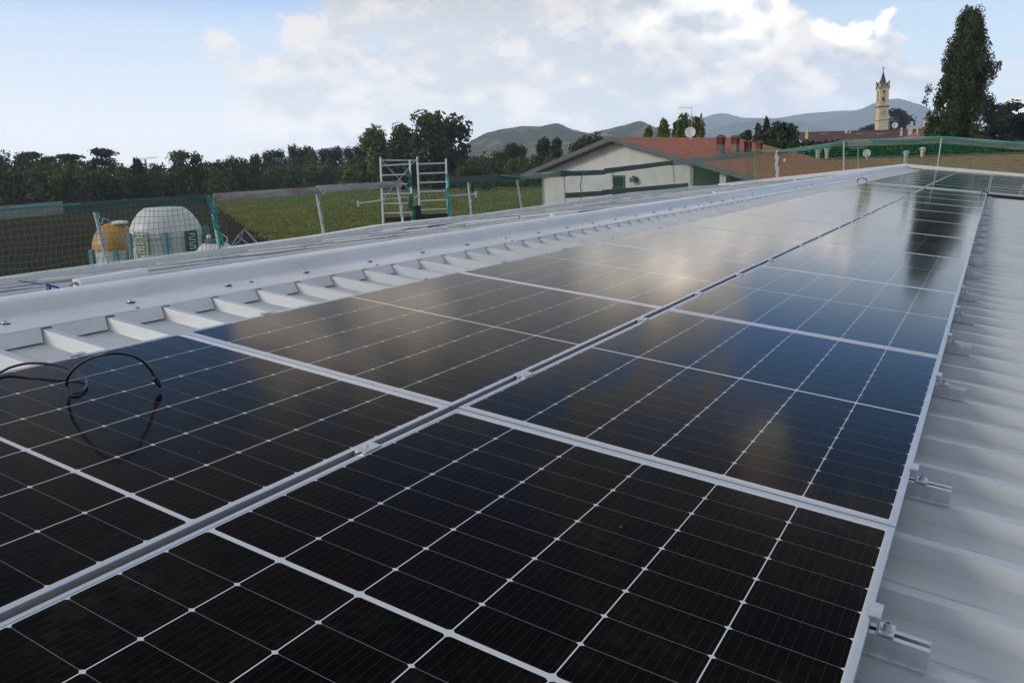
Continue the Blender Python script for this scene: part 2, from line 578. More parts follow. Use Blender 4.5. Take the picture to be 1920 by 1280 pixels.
def hill_mat(name, c1, c2, c3, scale):
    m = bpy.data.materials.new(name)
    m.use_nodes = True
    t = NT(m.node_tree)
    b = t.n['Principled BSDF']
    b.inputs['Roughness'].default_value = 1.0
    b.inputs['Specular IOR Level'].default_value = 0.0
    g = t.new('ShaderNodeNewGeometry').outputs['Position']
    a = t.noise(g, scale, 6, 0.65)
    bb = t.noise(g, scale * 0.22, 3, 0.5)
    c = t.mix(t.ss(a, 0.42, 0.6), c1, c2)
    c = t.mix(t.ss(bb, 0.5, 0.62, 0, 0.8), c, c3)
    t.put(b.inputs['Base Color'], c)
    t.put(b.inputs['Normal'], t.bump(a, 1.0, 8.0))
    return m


M['hill'] = hill_mat('wooded_hill', (0.020, 0.036, 0.014), (0.085, 0.10, 0.04), (0.22, 0.19, 0.085), 0.085)
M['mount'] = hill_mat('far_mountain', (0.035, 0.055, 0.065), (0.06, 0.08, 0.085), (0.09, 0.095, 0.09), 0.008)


def pv_mat():
    """Monocrystalline half-cut cells on a white backsheet under glass; object coordinates in metres."""
    m = bpy.data.materials.new('solar_cells_under_glass')
    m.use_nodes = True
    t = NT(m.node_tree)
    b = t.n['Principled BSDF']
    u, v, _ = t.sep(t.new('ShaderNodeTexCoord').outputs['Object'])
    CP, RP, MG = 0.184, 0.0921, 0.0115
    def edge(x):                      # distance (in cells) to the nearest whole number
        return t.m('ABSOLUTE', t.m('SUBTRACT', t.m('FRACT', t.m('ADD', x, 20.5)), 0.5))
    du = t.m('MULTIPLY', edge(t.m('DIVIDE', u, CP)), CP)
    av = t.m('ABSOLUTE', v)
    r = t.m('DIVIDE', t.m('SUBTRACT', av, MG / 2), RP)
    dv = t.m('MULTIPLY', edge(r), RP)
    au = t.m('ABSOLUTE', u)
    inside = t.m('MULTIPLY', t.m('LESS_THAN', au, 3 * CP - 0.001), t.m('MULTIPLY', t.m('GREATER_THAN', av, MG / 2), t.m('LESS_THAN', r, 9.0 - 0.01)))
    colgap = t.m('GREATER_THAN', du, 0.0012)
    rowgap = t.m('GREATER_THAN', dv, 0.00055)
    cham = t.m('GREATER_THAN', t.m('ADD', du, t.m('MULTIPLY', dv, 1.3)), 0.0075)
    cell = t.m('MULTIPLY', t.m('MULTIPLY', inside, colgap), cham)
    bus = t.m('LESS_THAN', t.m('MULTIPLY', edge(t.m('ADD', t.m('DIVIDE', u, CP / 10), 0.5)), CP / 10), 0.00030)
    oi = t.new('ShaderNodeObjectInfo').outputs['Random']
    cid = t.new('ShaderNodeCombineXYZ')
    t.put(cid.inputs[0], t.m('FLOOR', t.m('DIVIDE', u, CP)))
    t.put(cid.inputs[1], t.m('MULTIPLY', t.m('FLOOR', r), t.m('SIGN', v)))
    t.put(cid.inputs[2], t.m('MULTIPLY', oi, 50.0))
    cwn = t.new('ShaderNodeTexWhiteNoise')
    t.put(cwn.inputs[0], cid.outputs[0])
    cellc = t.mix(t.m('ADD', t.m('MULTIPLY', oi, .5), t.m('MULTIPLY', cwn.outputs[0], .5)), (0.0026, 0.0022, 0.0034), (0.0056, 0.0044, 0.0048))
    cellc = t.mix(t.m('MULTIPLY', bus, 0.42), cellc, (0.07, 0.072, 0.078))
    cellc = t.mix(rowgap, (0.16, 0.175, 0.175), cellc)
    pos = t.new('ShaderNodeNewGeometry').outputs['Position']
    dust = t.m('MULTIPLY', t.ss(t.noise(pos, 1.7, 6, 0.7), 0.45, 0.8), t.ss(t.noise(pos, 40.0, 3, 0.6), 0.3, 0.7))
    spotn = t.new('ShaderNodeTexVoronoi')
    t.put(spotn.inputs['Vector'], pos)
    spotn.inputs['Scale'].default_value = 5.0
    specks = t.m('LESS_THAN', spotn.outputs['Distance'], 0.018)
    base = t.mix(cell, (0.60, 0.61, 0.625), cellc)
    base = t.mix(t.m('MULTIPLY', dust, 0.055), base, (0.35, 0.33, 0.30))
    base = t.mix(t.m('MULTIPLY', specks, 0.25), base, (0.35, 0.34, 0.31))
    t.put(b.inputs['Base Color'], base)
    nz = t.noise(t.new('ShaderNodeNewGeometry').outputs['Position'], 2.5, 4, 0.6)
    b.inputs['Specular IOR Level'].default_value = 0.0
    b.inputs['Roughness'].default_value = 0.6
    fr = t.new('ShaderNodeFresnel')
    fr.inputs[0].default_value = 1.27
    R = fr.outputs[0]                      # anti-reflective glass: far weaker than plain glass until grazing
    R2 = t.m('MULTIPLY', R, R)
    f = t.m('DIVIDE', R2, t.m('ADD', R2, t.m('MULTIPLY', t.m('SUBTRACT', 1.0, R), 0.175)))
    gl = t.new('ShaderNodeBsdfGlossy')
    gl.inputs['Color'].default_value = (0.72, 0.685, 0.645, 1)
    t.put(gl.inputs['Roughness'], t.ss(nz, 0.25, 0.75, 0.085, 0.115))
    mx = t.new('ShaderNodeMixShader')
    t.put(mx.inputs[0], f)
    t.l.new(b.outputs[0], mx.inputs[1])
    t.l.new(gl.outputs[0], mx.inputs[2])
    t.l.new(mx.outputs[0], t.n['Material Output'].inputs[0])
    return m


M['pv'] = pv_mat()
M['backsheet'] = mat('white_backsheet', (0.6, 0.6, 0.6), 0.7)

# ------------------------------------------------------------------ ground, fields, hills
def struct(o):
    o['kind'] = 'structure'
    return o


gm = MB()
N = 24
R0 = 8600.0
vs, fs = [], []
for j in range(N + 1):
    for i in range(N + 1):
        vs.append((-R0 + 2 * R0 * i / N, -R0 + 2 * R0 * j / N, G))
for j in range(N):
    for i in range(N):
        a = j * (N + 1) + i
        fs.append((a, a + 1, a + N + 2, a + N + 1))
gm.add(vs, fs)
struct(gm.build('ground', M['ground']))

# ploughed field beyond the tanks: a corrugated sheet of furrows between two lines on the ground
rng = random.Random(5)
FL, FR = atZ(-260, 424, G), atZ(398, 386, G)
NL, NR = atZ(-560, 640, G), atZ(520, 470, G)
sm_ = MB()
ROWS = 44
vs, fs = [], []
CN = 40
for j in range(ROWS * 2 + 1):
    # even spacing on the ground between the far and near edge
    t_ = j / (ROWS * 2)
    a, b = FL.lerp(NL, t_), FR.lerp(NR, t_)
    for i in range(CN + 1):
        p = a.lerp(b, i / CN)
        z = G + 0.05 + (0.55 if j % 2 else 0.0) + 0.08 * rng.random()
        if j in (0, ROWS * 2):
            z = G
        vs.append((p.x + rng.uniform(-.1, .1), p.y + rng.uniform(-.1, .1), z))
for j in range(ROWS * 2):
    for i in range(CN):
        a = j * (CN + 1) + i
        fs.append((a, a + 1, a + CN + 2, a + CN + 1))
sm_.add(vs, fs)
struct(sm_.build('ploughed_field', M['soil']))

# the crop: leafy tufts, uncountable
cm = MB()
rng = random.Random(11)
def soil_side(x, y):
    """True inside the ploughed quad (approximately): left of the FR-NR line."""
    d = NR - FR
    return (d.x * (y - FR.y) - d.y * (x - FR.x)) < 0
cnt = 0
while cnt < 34000:
    px = rng.uniform(330, 1040)
    t_ = rng.random() ** 1.15
    py = 356 + (470 - 356) * t_
    if rng.random() > 0.9:
        py = rng.uniform(352, 470)
    p = atZ(px, py, G)
    dist = (p - CAM).length
    if dist > 380 or soil_side(p.x + rng.gauss(0, .5), p.y + rng.gauss(0, .5)):
        continue
    cnt += 1
    s = 0.62 * (0.8 + dist / 260)
    for k in range(3):
        a = rng.uniform(0, 2 * PI)
        q = p + Vector((rng.uniform(-.4, .4), rng.uniform(-.4, .4), 0))
        lean = Vector((math.cos(a), math.sin(a), 0)) * s * rng.uniform(.2, .7)
        wv = Vector((-math.sin(a), math.cos(a), 0)) * s * rng.uniform(.14, .26)
        h = s * rng.uniform(.6, 1.2)
        m_ = q + lean * 0.5 + Vector((0, 0, h * 0.75))
        cm.add([q, m_ + wv, q + lean + Vector((0, 0, h)), m_ - wv], [(0, 1, 2, 3)])
tag(cm.build('crop', M['crop']), 'tall green leafy crop filling the field behind the net', 'crop', kind='stuff')


def hill(name, prof, depth, thick, m, seed, rough=0.06, base_py=None):
    """Ridge line given by photo pixels at a real depth; slopes fall in front and behind, with gullies."""
    rng = random.Random(seed)
    hm = MB()
    # resample
    pts = []
    K = 90
    for i in range(K + 1):
        x = prof[0][0] + (prof[-1][0] - prof[0][0]) * i / K
        for (x0, y0), (x1, y1) in zip(prof, prof[1:]):
            if x0 <= x <= x1:
                f_ = (x - x0) / (x1 - x0)
                f_ = f_ * f_ * (3 - 2 * f_) * 0.5 + f_ * 0.5
                pts.append((x, y0 + (y1 - y0) * f_))
                break
    SEG = 20
    vs, fs = [], []
    fw = Vector((FWD.x, FWD.y, 0)).normalized()
    for x, yv in pts:
        top = at(x, yv, depth)
        H = top.z - G
        for s in range(-SEG, SEG + 1):
            u_ = s / SEG
            fall = (1 - abs(u_)) ** 1.25
            p = top + fw * (u_ * thick)
            n = mnoise.fractal(Vector((p.x, p.y, seed * 77.0)) * (6.0 / thick), 1.0, 2.0, 5)
            amp = rough * H * (1 - fall) * 4 * fall + 0.012 * H
            z = G + H * fall + n * amp - (4 if fall < 0.02 else 0)
            vs.append((p.x, p.y, z))
    Wd = 2 * SEG + 1
    for i in range(len(pts) - 1):
        for s in range(Wd - 1):
            a = i * Wd + s
            fs.append((a, a + Wd, a + Wd + 1, a + 1))
    hm.add(vs, fs, True)
    return struct(hm.build(name, m, sharp=180))


hill('wooded_hills', [(800, 320), (850, 292), (885, 262), (915, 248), (945, 241), (985, 236), (1010, 237), (1045, 231), (1075, 243), (1105, 250),
                      (1135, 243), (1165, 236), (1200, 227), (1230, 239), (1260, 252), (1300, 262), (1380, 275), (1480, 300)], 2200, 760, M['hill'], 3, 0.16)
hill('wooded_foothill', [(880, 318), (960, 282), (1010, 268), (1060, 256), (1110, 262), (1180, 258), (1240, 262), (1300, 280), (1400, 300)], 1900, 420, M['hill'], 8, 0.14)
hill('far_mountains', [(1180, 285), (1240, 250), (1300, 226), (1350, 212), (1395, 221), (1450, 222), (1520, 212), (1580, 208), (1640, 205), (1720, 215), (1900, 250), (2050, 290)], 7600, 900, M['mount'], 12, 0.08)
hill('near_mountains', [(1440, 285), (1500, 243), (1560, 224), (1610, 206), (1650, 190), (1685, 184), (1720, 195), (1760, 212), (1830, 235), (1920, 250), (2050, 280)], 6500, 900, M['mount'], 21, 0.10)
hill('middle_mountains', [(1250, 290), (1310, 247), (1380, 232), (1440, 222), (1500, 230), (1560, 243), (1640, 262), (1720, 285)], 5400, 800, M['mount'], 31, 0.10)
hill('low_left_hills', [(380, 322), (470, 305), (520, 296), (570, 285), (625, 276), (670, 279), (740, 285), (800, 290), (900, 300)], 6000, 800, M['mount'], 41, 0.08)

# ------------------------------------------------------------------ trees
def blobs_for(kind, rng):
    B = []
    if kind == 'broad':
        for _ in range(46):
            z = rng.uniform(0.16, 0.93)
            rr = 0.40 * math.sqrt(max(0.05, 1 - ((z - 0.55) / 0.47) ** 2))
            a = rng.uniform(0, 2 * PI)
            q = rr * math.sqrt(rng.random())
            B.append((Vector((q * math.cos(a), q * math.sin(a), z)), rng.uniform(.08, .15), 1.0))
    elif kind == 'slim':
        for _ in range(30):
            z = rng.uniform(0.10, 0.95)
            rr = 0.40 * (1 - z) ** 0.7 + 0.04
            a = rng.uniform(0, 2 * PI)
            q = rr * math.sqrt(rng.random())
            B.append((Vector((q * math.cos(a), q * math.sin(a), z)), rng.uniform(.06, .12), 1.3))
    elif kind == 'cedar':
        for k in range(40):
            z = rng.uniform(0.22, 0.95)
            rr = 0.50 * (1.05 - z) ** 0.55 + 0.02
            a = rng.uniform(0, 2 * PI)
            q = rr * rng.uniform(0.3, 1.0)
            B.append((Vector((q * math.cos(a), q * math.sin(a), z + 0.06 * q)), rng.uniform(.09, .15), 0.28))
    elif kind == 'bush':
        for _ in range(26):
            a = rng.uniform(0, 2 * PI)
            q = 0.40 * math.sqrt(rng.random())
            z = rng.uniform(0.12, 0.85) * math.sqrt(max(0.1, 1 - (q / 0.52) ** 2))
            B.append((Vector((q * math.cos(a), q * math.sin(a), z)), rng.uniform(.10, .18), 1.0))
    elif kind == 'poplar':
        for _ in range(300):
            z = rng.uniform(0.02, 0.97)
            w_ = 0.47 * min(1.0, (1.0 - z) / 0.62) ** 0.56 * (0.9 + 0.1 * math.sin(z * 17))
            a = rng.uniform(0, 2 * PI)
            q = w_ * math.sqrt(rng.random()) * rng.uniform(0.85, 1.06)
            B.append((Vector((q * math.cos(a), q * math.sin(a), z)), rng.uniform(.038, .064), 1.25))
        for k in range(9):                     # ragged side boughs
            a, z = rng.uniform(0, 2 * PI), rng.uniform(0.3, 0.75)
            q = 0.50 * min(1.0, (1.0 - z) / 0.62) ** 0.5 + 0.05
            B.append((Vector((q * math.cos(a), q * math.sin(a), z)), rng.uniform(.022, .032), 1.2))
    return B


def crown_mesh(kind, n, leaf, seed, aspect=1.0):
    """Leaf-sized quads spread through clumps; unit height, unit width. aspect = real height / width."""
    rng = random.Random(seed)
    B = blobs_for(kind, rng)
    A8 = max(1.0, aspect ** 0.75)
    KZ = 1.0 if kind == 'poplar' else 1.15
    shr = {'poplar': 0.9, 'cedar': .85}.get(kind, 0.86)
    B = [(Vector((c.x * shr, c.y * shr, c.z)), r, q) for c, r, q in B]
    vs, fs = [], []
    tot = sum(b[1] ** 2 for b in B)
    for c, r, sq in B:
        k = int(n * r * r / tot)
        for _ in range(k):
            d = Vector((rng.gauss(0, 1), rng.gauss(0, 1), rng.gauss(0, 1))).normalized()
            rr = r * rng.random() ** 0.45
            if kind == 'cedar':
                p = c + Vector((d.x * rr * 1.5 * A8, d.y * rr * 1.5 * A8, d.z * rr * 0.42))
            else:
                p = c + Vector((d.x * rr * A8, d.y * rr * A8, d.z * rr * sq * KZ))
            nrm = (d + Vector((rng.gauss(0, .6), rng.gauss(0, .6), rng.gauss(0, .6)))).normalized()
            if kind == 'cedar':
                nrm = (nrm + Vector((0, 0, 1.2))).normalized()
            s = nrm.cross(Vector((rng.gauss(0, 1), rng.gauss(0, 1), rng.gauss(0, 1)))).normalized()
            t_ = nrm.cross(s)
            a_, b_ = leaf * rng.uniform(.5, 1.2), leaf * rng.uniform(.35, .8)
            # local axes: x,y are scaled by width and z by height, so undo the aspect for the leaf itself
            def fix(q):
                return Vector((q.x * aspect, q.y * aspect, q.z))
            i0 = len(vs)
            vs += [p - fix(s) * a_, p + fix(t_) * b_, p + fix(s) * a_, p - fix(t_) * b_ * 0.7]
            fs.append((i0, i0 + 1, i0 + 2, i0 + 3))
    me = bpy.data.meshes.new('crown')
    me.from_pydata([tuple(v) for v in vs], [], fs)
    me.update()
    return me


def trunk_mesh(kind, seed, aspect):
    rng = random.Random(seed)
    t = MB()
    top = 0.85 if kind != 'bush' else 0.5
    k_ = 0.022 * aspect
    t.tube([(0, 0, -0.02), (0.004, 0, 0.2), (-0.006, 0.004, 0.5), (0.004, 0, top)], 0.02, 7, radii=[k_ * 1.25, k_, k_ * .7, k_ * .2])
    for _ in range(7 if kind != 'bush' else 4):
        z = rng.uniform(0.2, 0.7)
        a = rng.uniform(0, 2 * PI)
        e = Vector((math.cos(a) * .2, math.sin(a) * .2, z + .18)) if kind not in ('cedar',) else Vector((math.cos(a) * .4, math.sin(a) * .4, z + .04))
        t.tube([(0, 0, z), Vector((0, 0, z)).lerp(e, .5) + Vector((0, 0, .02)), e], .01, 5, radii=[k_ * .5, k_ * .35, k_ * .1])
    me = bpy.data.meshes.new('trunk')
    me.from_pydata([tuple(v) for v in t.v], [], t.f)
    me.materials.append(M['bark'])
    me.update()
    return me


_protos = {}


def tree(name, kind, px, top, wpx, depth, m, label, group=None, n=1500, leaf=0.03, seed=1, aspect=None, key=None):
    """Tree standing on the ground, its tip at pixel (px, top) and its crown wpx wide at that depth."""
    tip = at(px, top, depth)
    H = (tip.z - G) * 1.01
    Wd = wpx * depth / FOC * (1.25 if depth > 190 and kind != 'cedar' else 1.1)
    asp = aspect or round(max(0.6, min(3.0, H / Wd)) * 2) / 2
    k = (kind, seed, n, asp, leaf)
    if k not in _protos:
        _protos[k] = (crown_mesh(kind, n, leaf, seed, asp), trunk_mesh(kind, seed + 50, asp))
    cm_, tm_ = _protos[k]
    root = thing(name, label, 'bush' if kind == 'bush' else 'tree', (tip.x, tip.y, G), (0, 0, random.Random(px * 7 + seed).uniform(0, 6.28)), group)
    root.scale = (Wd, Wd, H)
    for nm, me, mm in (('crown', cm_, m), ('trunk', tm_, None)):
        o = bpy.data.objects.new(nm, me)
        COL.objects.link(o)
        o.parent = root
        if mm is not None:
            if not me.materials:
                me.materials.append(mm)
            o.material_slots[0].link = 'OBJECT'
            o.material_slots[0].material = mm
    return root


GW = 'trees along the far edge of the field'
TREES = [
    # kind, px, top, width, depth, material, seed, words
    ('broad', 8, 286, 120, 215, 'leaf_dark', 1, 'broad dark tree, leftmost of the field-edge row'),
    ('cedar', 52, 284, 62, 240, 'leaf_cedar', 2, 'dark flat-topped cedar rising second from the left behind the row'),
    ('cedar', 88, 291, 55, 250, 'leaf_cedar', 3, 'small dark cedar just left of the two tall cedars'),
    ('cedar', 130, 285, 62, 250, 'leaf_cedar', 4, 'ragged dark cedar left of the widest cedar'),
    ('cedar', 191, 277, 84, 245, 'leaf_cedar', 2, 'widest tall cedar standing above the left tree row'),
    ('slim', 254, 298, 46, 225, 'leaf_dark', 1, 'dark pointed conifer right of the widest cedar'),
    ('slim', 291, 313, 42, 240, 'leaf_dark', 2, 'low dark conifer beneath the far crane jib'),
    ('broad', 346, 285, 74, 230, 'leaf_mid', 2, 'tall mid-green tree with a stepped crown right of the crane'),
    ('broad', 392, 303, 46, 255, 'leaf_dark', 3, 'dark tree between the stepped-crown tree and the rounded thicket'),
    ('broad', 425, 293, 84, 265, 'leaf_dark', 1, 'rounded brownish-green thicket tree above the red-tinged board'),
    ('slim', 478, 291, 48, 280, 'leaf_mid', 3, 'mid-green pointed tree right of the rounded thicket'),
    ('broad', 512, 283, 54, 300, 'leaf_dark', 2, 'dark tree left of the tallest round tree in the row middle'),
    ('broad', 560, 272, 60, 310, 'leaf_dark', 3, 'tallest dark round tree in the middle of the row'),
    ('slim', 581, 281, 50, 285, 'leaf_mid', 1, 'pale pointed tree in front of the tallest round dark tree'),
    ('broad', 619, 279, 44, 310, 'leaf_dark', 4, 'lone dark round tree left of the small red-roofed house'),
    ('broad', 668, 275, 56, 255, 'leaf_dark', 2, 'dark tree at the left foot of the tall grove'),
    ('broad', 708, 237, 66, 240, 'leaf_light', 1, 'light yellow-green tree at the left of the tall grove'),
    ('broad', 750, 233, 66, 235, 'leaf_mid', 3, 'mid-green grove tree behind the left scaffold ladder'),
    ('broad', 803, 214, 86, 230, 'leaf_mid', 2, 'tallest brownish-green tree of the grove above the scaffold'),
    ('broad', 846, 219, 76, 238, 'leaf_dark', 1, 'tall dark tree at the right end of the grove'),
    ('bush', 882, 284, 74, 200, 'leaf_mid', 1, 'bushy mid-green tree at the right foot of the grove'),
    ('broad', 940, 283, 44, 260, 'leaf_mid', 4, 'loose tree right of the bushy tree below the hills'),
    ('broad', 966, 272, 48, 240, 'leaf_mid', 2, 'leafy tree in front of the hills, left of the slim pair'),
    ('slim', 1019, 263, 40, 235, 'leaf_dark', 2, 'taller of the slim dark pair in front of the hills'),
    ('slim', 1044, 262, 30, 245, 'leaf_dark', 3, 'narrower of the slim dark pair in front of the hills'),
    ('broad', 1082, 266, 60, 200, 'leaf_dark', 3, 'dark round tree at the left eave of the gabled house'),
    ('broad', 1108, 255, 56, 210, 'leaf_dark', 4, 'dark tree behind the gabled house ridge below the hill village'),
    ('slim', 1244, 233, 34, 120, 'leaf_light', 2, 'light green tree behind the red roof, left of the satellite dish'),
    ('slim', 1216, 243, 26, 125, 'leaf_light', 3, 'smallest light green treetop over the red roof ridge'),
    ('broad', 1277, 219, 30, 105, 'leaf_light', 3, 'leafy light green tree left of the roof satellite dish'),
    ('broad', 1303, 222, 34, 110, 'leaf_light', 4, 'light green tree behind the roof satellite dish and aerial'),
    ('slim', 1421, 239, 30, 110, 'leaf_dark', 1, 'slim dark conifer right of the roof chimneys'),
    ('slim', 1437, 230, 20, 112, 'leaf_dark', 2, 'pointed tip conifer between the two dark bushes'),
    ('broad', 1467, 233, 56, 108, 'leaf_dark', 2, 'broad dark evergreen right of the roof chimneys'),
    ('broad', 1397, 250, 40, 112, 'leaf_dark', 3, 'low dark evergreen behind the roof chimneys'),
    ('cedar', 1687, 205, 66, 330, 'leaf_cedar', 5, 'dark cedar close behind the right of the bell tower'),
    ('cedar', 1632, 232, 36, 340, 'leaf_cedar', 3, 'small dark cedar at the left foot of the bell tower'),
    ('bush', 1644, 252, 36, 118, 'leaf_mid', 3, 'low green bush in front of the old tiled roof'),
    ('cedar', 1888, 190, 100, 125, 'leaf_cedar', 6, 'big dark layered cedar right of the tall poplar'),
    ('cedar', 1928, 205, 90, 120, 'leaf_cedar', 4, 'dark cedar cut by the right edge of the picture'),
    ('bush', 1762, 222, 44, 112, 'leaf_mid', 1, 'mid-green bush at the left foot of the tall poplar'),
    ('bush', 1880, 236, 90, 116, 'leaf_dark', 2, 'dark bush under the cedars at the right edge'),
]
for kind, px, top, wpx, depth, mm, seed, words in TREES:
    far = depth > 190
    nm = {'cedar': 'cedar_tree', 'slim': 'conifer_tree', 'broad': 'broadleaf_tree', 'bush': 'evergreen_bush'}[kind]
    tree(nm, kind, px, top, wpx, depth, M[mm], words, GW if far and px < 1120 else None, n=3600 if not far or kind == 'cedar' else 3000,
         leaf=0.040 if kind != 'cedar' else 0.036, seed=seed)
# the tall poplar, built from far smaller leaves
pop = tree('poplar_tree', 'poplar', 1812, 24, 140, 112, M['leaf_poplar'], 'very tall dense poplar beyond the roof, right of the bell tower', n=62000, leaf=0.0088, seed=9, aspect=2.0)

_tip = at(1812, 24, 112)
pop.rotation_euler = (0, rad(-2.2), 1.0)
pop.location.x += (_tip.z - G) * math.sin(rad(2.2))

# the shrubs and understorey that close the gaps below the row: one mass
wm = MB()
rng = random.Random(77)
def wood(x0, x1, d0, d1, ytop, n, leafm):
    for _ in range(n // 90):
        px = rng.uniform(x0, x1)
        d = rng.uniform(d0, d1)
        hor = at(px, 300, d)
        H_ = (at(px, ytop(px), d).z - G) * rng.uniform(.72, 1.0)
        rw = rng.uniform(1.8, 3.6)
        for lv in range(3):
            zc_ = H_ * (.28 + .30 * lv)
            cx, cy = hor.x + rng.gauss(0, rw * .5), hor.y + rng.gauss(0, rw * .5)
            rr = rw * (1.0 - .18 * lv)
            for _k in range(44):
                dv = Vector((rng.gauss(0, 1), rng.gauss(0, 1), rng.gauss(0, 1))).normalized()
                p = Vector((cx, cy, G + zc_)) + Vector((dv.x * rr, dv.y * rr, dv.z * H_ * .30)) * rng.uniform(.7, 1.05)
                nrm = (dv + Vector((rng.gauss(0, .5), rng.gauss(0, .5), rng.gauss(0, .5)))).normalized()
                a = nrm.cross(Vector((rng.gauss(0, 1), rng.gauss(0, 1), rng.gauss(0, 1)))).normalized() * rng.uniform(.35, .85)
                b = nrm.cross(a).normalized() * rng.uniform(.25, .6)
                wm.add([p - a, p + b, p + a, p - b * .8], [(0, 1, 2, 3)])
wob = lambda px: 9 * mnoise.noise(Vector((px * 0.035, 3.1, 0))) + 5 * mnoise.noise(Vector((px * 0.13, 9.1, 0)))
wood(-120, 150, 205, 235, lambda px: 308 + wob(px), 9000, None)
wood(60, 420, 225, 275, lambda px: 316 + wob(px), 11000, None)
wood(380, 700, 265, 320, lambda px: 308 + wob(px), 9000, None)
wood(640, 900, 235, 275, lambda px: 302 + wob(px), 8000, None)
wood(870, 1130, 215, 270, lambda px: 298 + wob(px), 7000, None)
tag(wm.build('understorey', M['leaf_wood']), 'dark mass of shrubs closing the gaps beneath the row of field trees', 'undergrowth', kind='stuff')

# ------------------------------------------------------------------ the metal-roofed building we stand on
YB0, YB1 = -4.0, 37.6
UR, XE = -2.05, -10.0                        # ridge line, far eave
RIB, RPH = 0.258, 0.742                      # rib pitch and phase along v
PANW, CRW = -0.118, -0.076                   # pan and crest heights in the roof frame
UE = 8.2
EAVE_PX = [(0, 521), (400, 468), (600, 441), (723, 420), (900, 402), (1017, 386), (1169, 364), (1290, 350), (1400, 341)]
EAVE = [atX(px, py, XE) for px, py in EAVE_PX]
EAVE = [Vector((XE, YB0, EAVE[0].z - 0.06))] + [p for p in EAVE if p.y < YB1 - 1] + [Vector((XE, YB1, EAVE[-1].z))]


def eave_z(y):
    for a, b in zip(EAVE, EAVE[1:]):
        if a.y <= y <= b.y:
            return a.z + (b.z - a.z) * (y - a.y) / (b.y - a.y)
    return EAVE[0].z if y < EAVE[0].y else EAVE[-1].z


def far_pt(s, y, w=0.0):
    """Point on the far roof slope: s = 0 at the ridge, 1 at the eave sheet edge."""
    a = P(UR, y, PANW)
    return Vector((a.x + (XE - a.x) * s, y, a.z + (eave_z(y) - 0.16 - a.z) * s + w))


bld = thing('metal_roof_building', 'low building with a pale ribbed metal roof carrying the solar panels', 'building', (0, 18, G))
rs = MB()
ks = range(int((YB0 - RPH) / RIB), int((YB1 - RPH) / RIB))
prof = []
for k in ks:
    v0 = RPH + k * RIB
    prof += [(v0 - 0.040, PANW), (v0 - 0.016, CRW), (v0 + 0.016, CRW), (v0 + 0.040, PANW), (v0 + 0.10, PANW), (v0 + 0.103, PANW + 0.0025), (v0 + 0.107, PANW + 0.0025), (v0 + 0.11, PANW)]
us = [UR, -1.2, 0.0, 1.2, 1.6, 2.5, 4.5, UE]
vs, fs = [], []
for v_, w_ in prof:
    for u_ in us:
        vs.append(P(u_, v_, w_))
nu = len(us)
for i in range(len(prof) - 1):
    for j in range(nu - 1):
        a = i * nu + j
        fs.append((a, a + 1, a + nu + 1, a + nu))
rs.add(vs, fs)
rs.build('roof_sheet', M['roof'], bld, world=True)
# far slope sheet
rf = MB()
vs, fs = [], []
for k in ks:
    y0 = RPH + k * RIB
    for dy, w_ in ((-0.040, 0), (-0.016, .042), (0.016, .042), (0.040, 0)):
        for s in (0, .25, .5, .75, 1.0):
            vs.append(far_pt(s, y0 + dy, w_))
n_ = len(vs) // 5
for i in range(n_ - 1):
    for j in range(4):
        a = i * 5 + j
        fs.append((a, a + 5, a + 6, a + 1))
rf.add(vs, fs)
rf.build('roof_sheet', M['roof'], bld, world=True)
# walls
wl = MB()
pz = [P(UR, 0, PANW - 0.06)]
e_r = P(UE, 0, PANW - 0.06)
for y in (YB0 + .05, YB1 - .05):
    wl.prism([(XE + .15, y - .1, G), (e_r.x - .15, y - .1, G), (e_r.x - .15, y - .1, e_r.z - .02), (pz[0].x, y - .1, pz[0].z - .03),
              (XE + .15, y - .1, eave_z(y) - 0.30)], (0, .2, 0))
wl.box((XE + .25, (YB0 + YB1) / 2, (G - .55) / 2 - .2), (.2, YB1 - YB0 - .4, -.75 - G))
wl.box((e_r.x - .25, (YB0 + YB1) / 2, (G + e_r.z - .1) / 2), (.2, YB1 - YB0 - .4, e_r.z - .1 - G))
wl.build('wall', M['wall_conc'], bld, world=True)
# eave parapet: a white folded edge seen from above
pp = MB()
ys = [YB0 + (YB1 - YB0) * i / 40 for i in range(41)]
sec = [(-.16, -.30), (-.16, -.012), (-.15, 0), (0.06, 0), (.07, -.012), (.07, -.16)]
vs, fs = [], []
for y in ys:
    for dx, dz in sec:
        vs.append((XE + dx, y, eave_z(y) + dz))
for i in range(len(ys) - 1):
    for j in range(len(sec) - 1):
        a = i * len(sec) + j
        fs.append((a, a + 1, a + len(sec) + 1, a + len(sec)))
pp.add(vs, fs)
pp.build('eave_parapet', M['white'], bld, world=True)
# verge flashing along the far gable end
vg = MB()
a, b = far_pt(1, YB1, 0.14), P(UR, YB1, 0.05)
vg.bar(a, b, 0.14, 0.16)
vg.bar(b, P(UE, YB1, -0.02), 0.14, 0.14)
vg.build('verge_flashing', M['white'], bld, world=True)

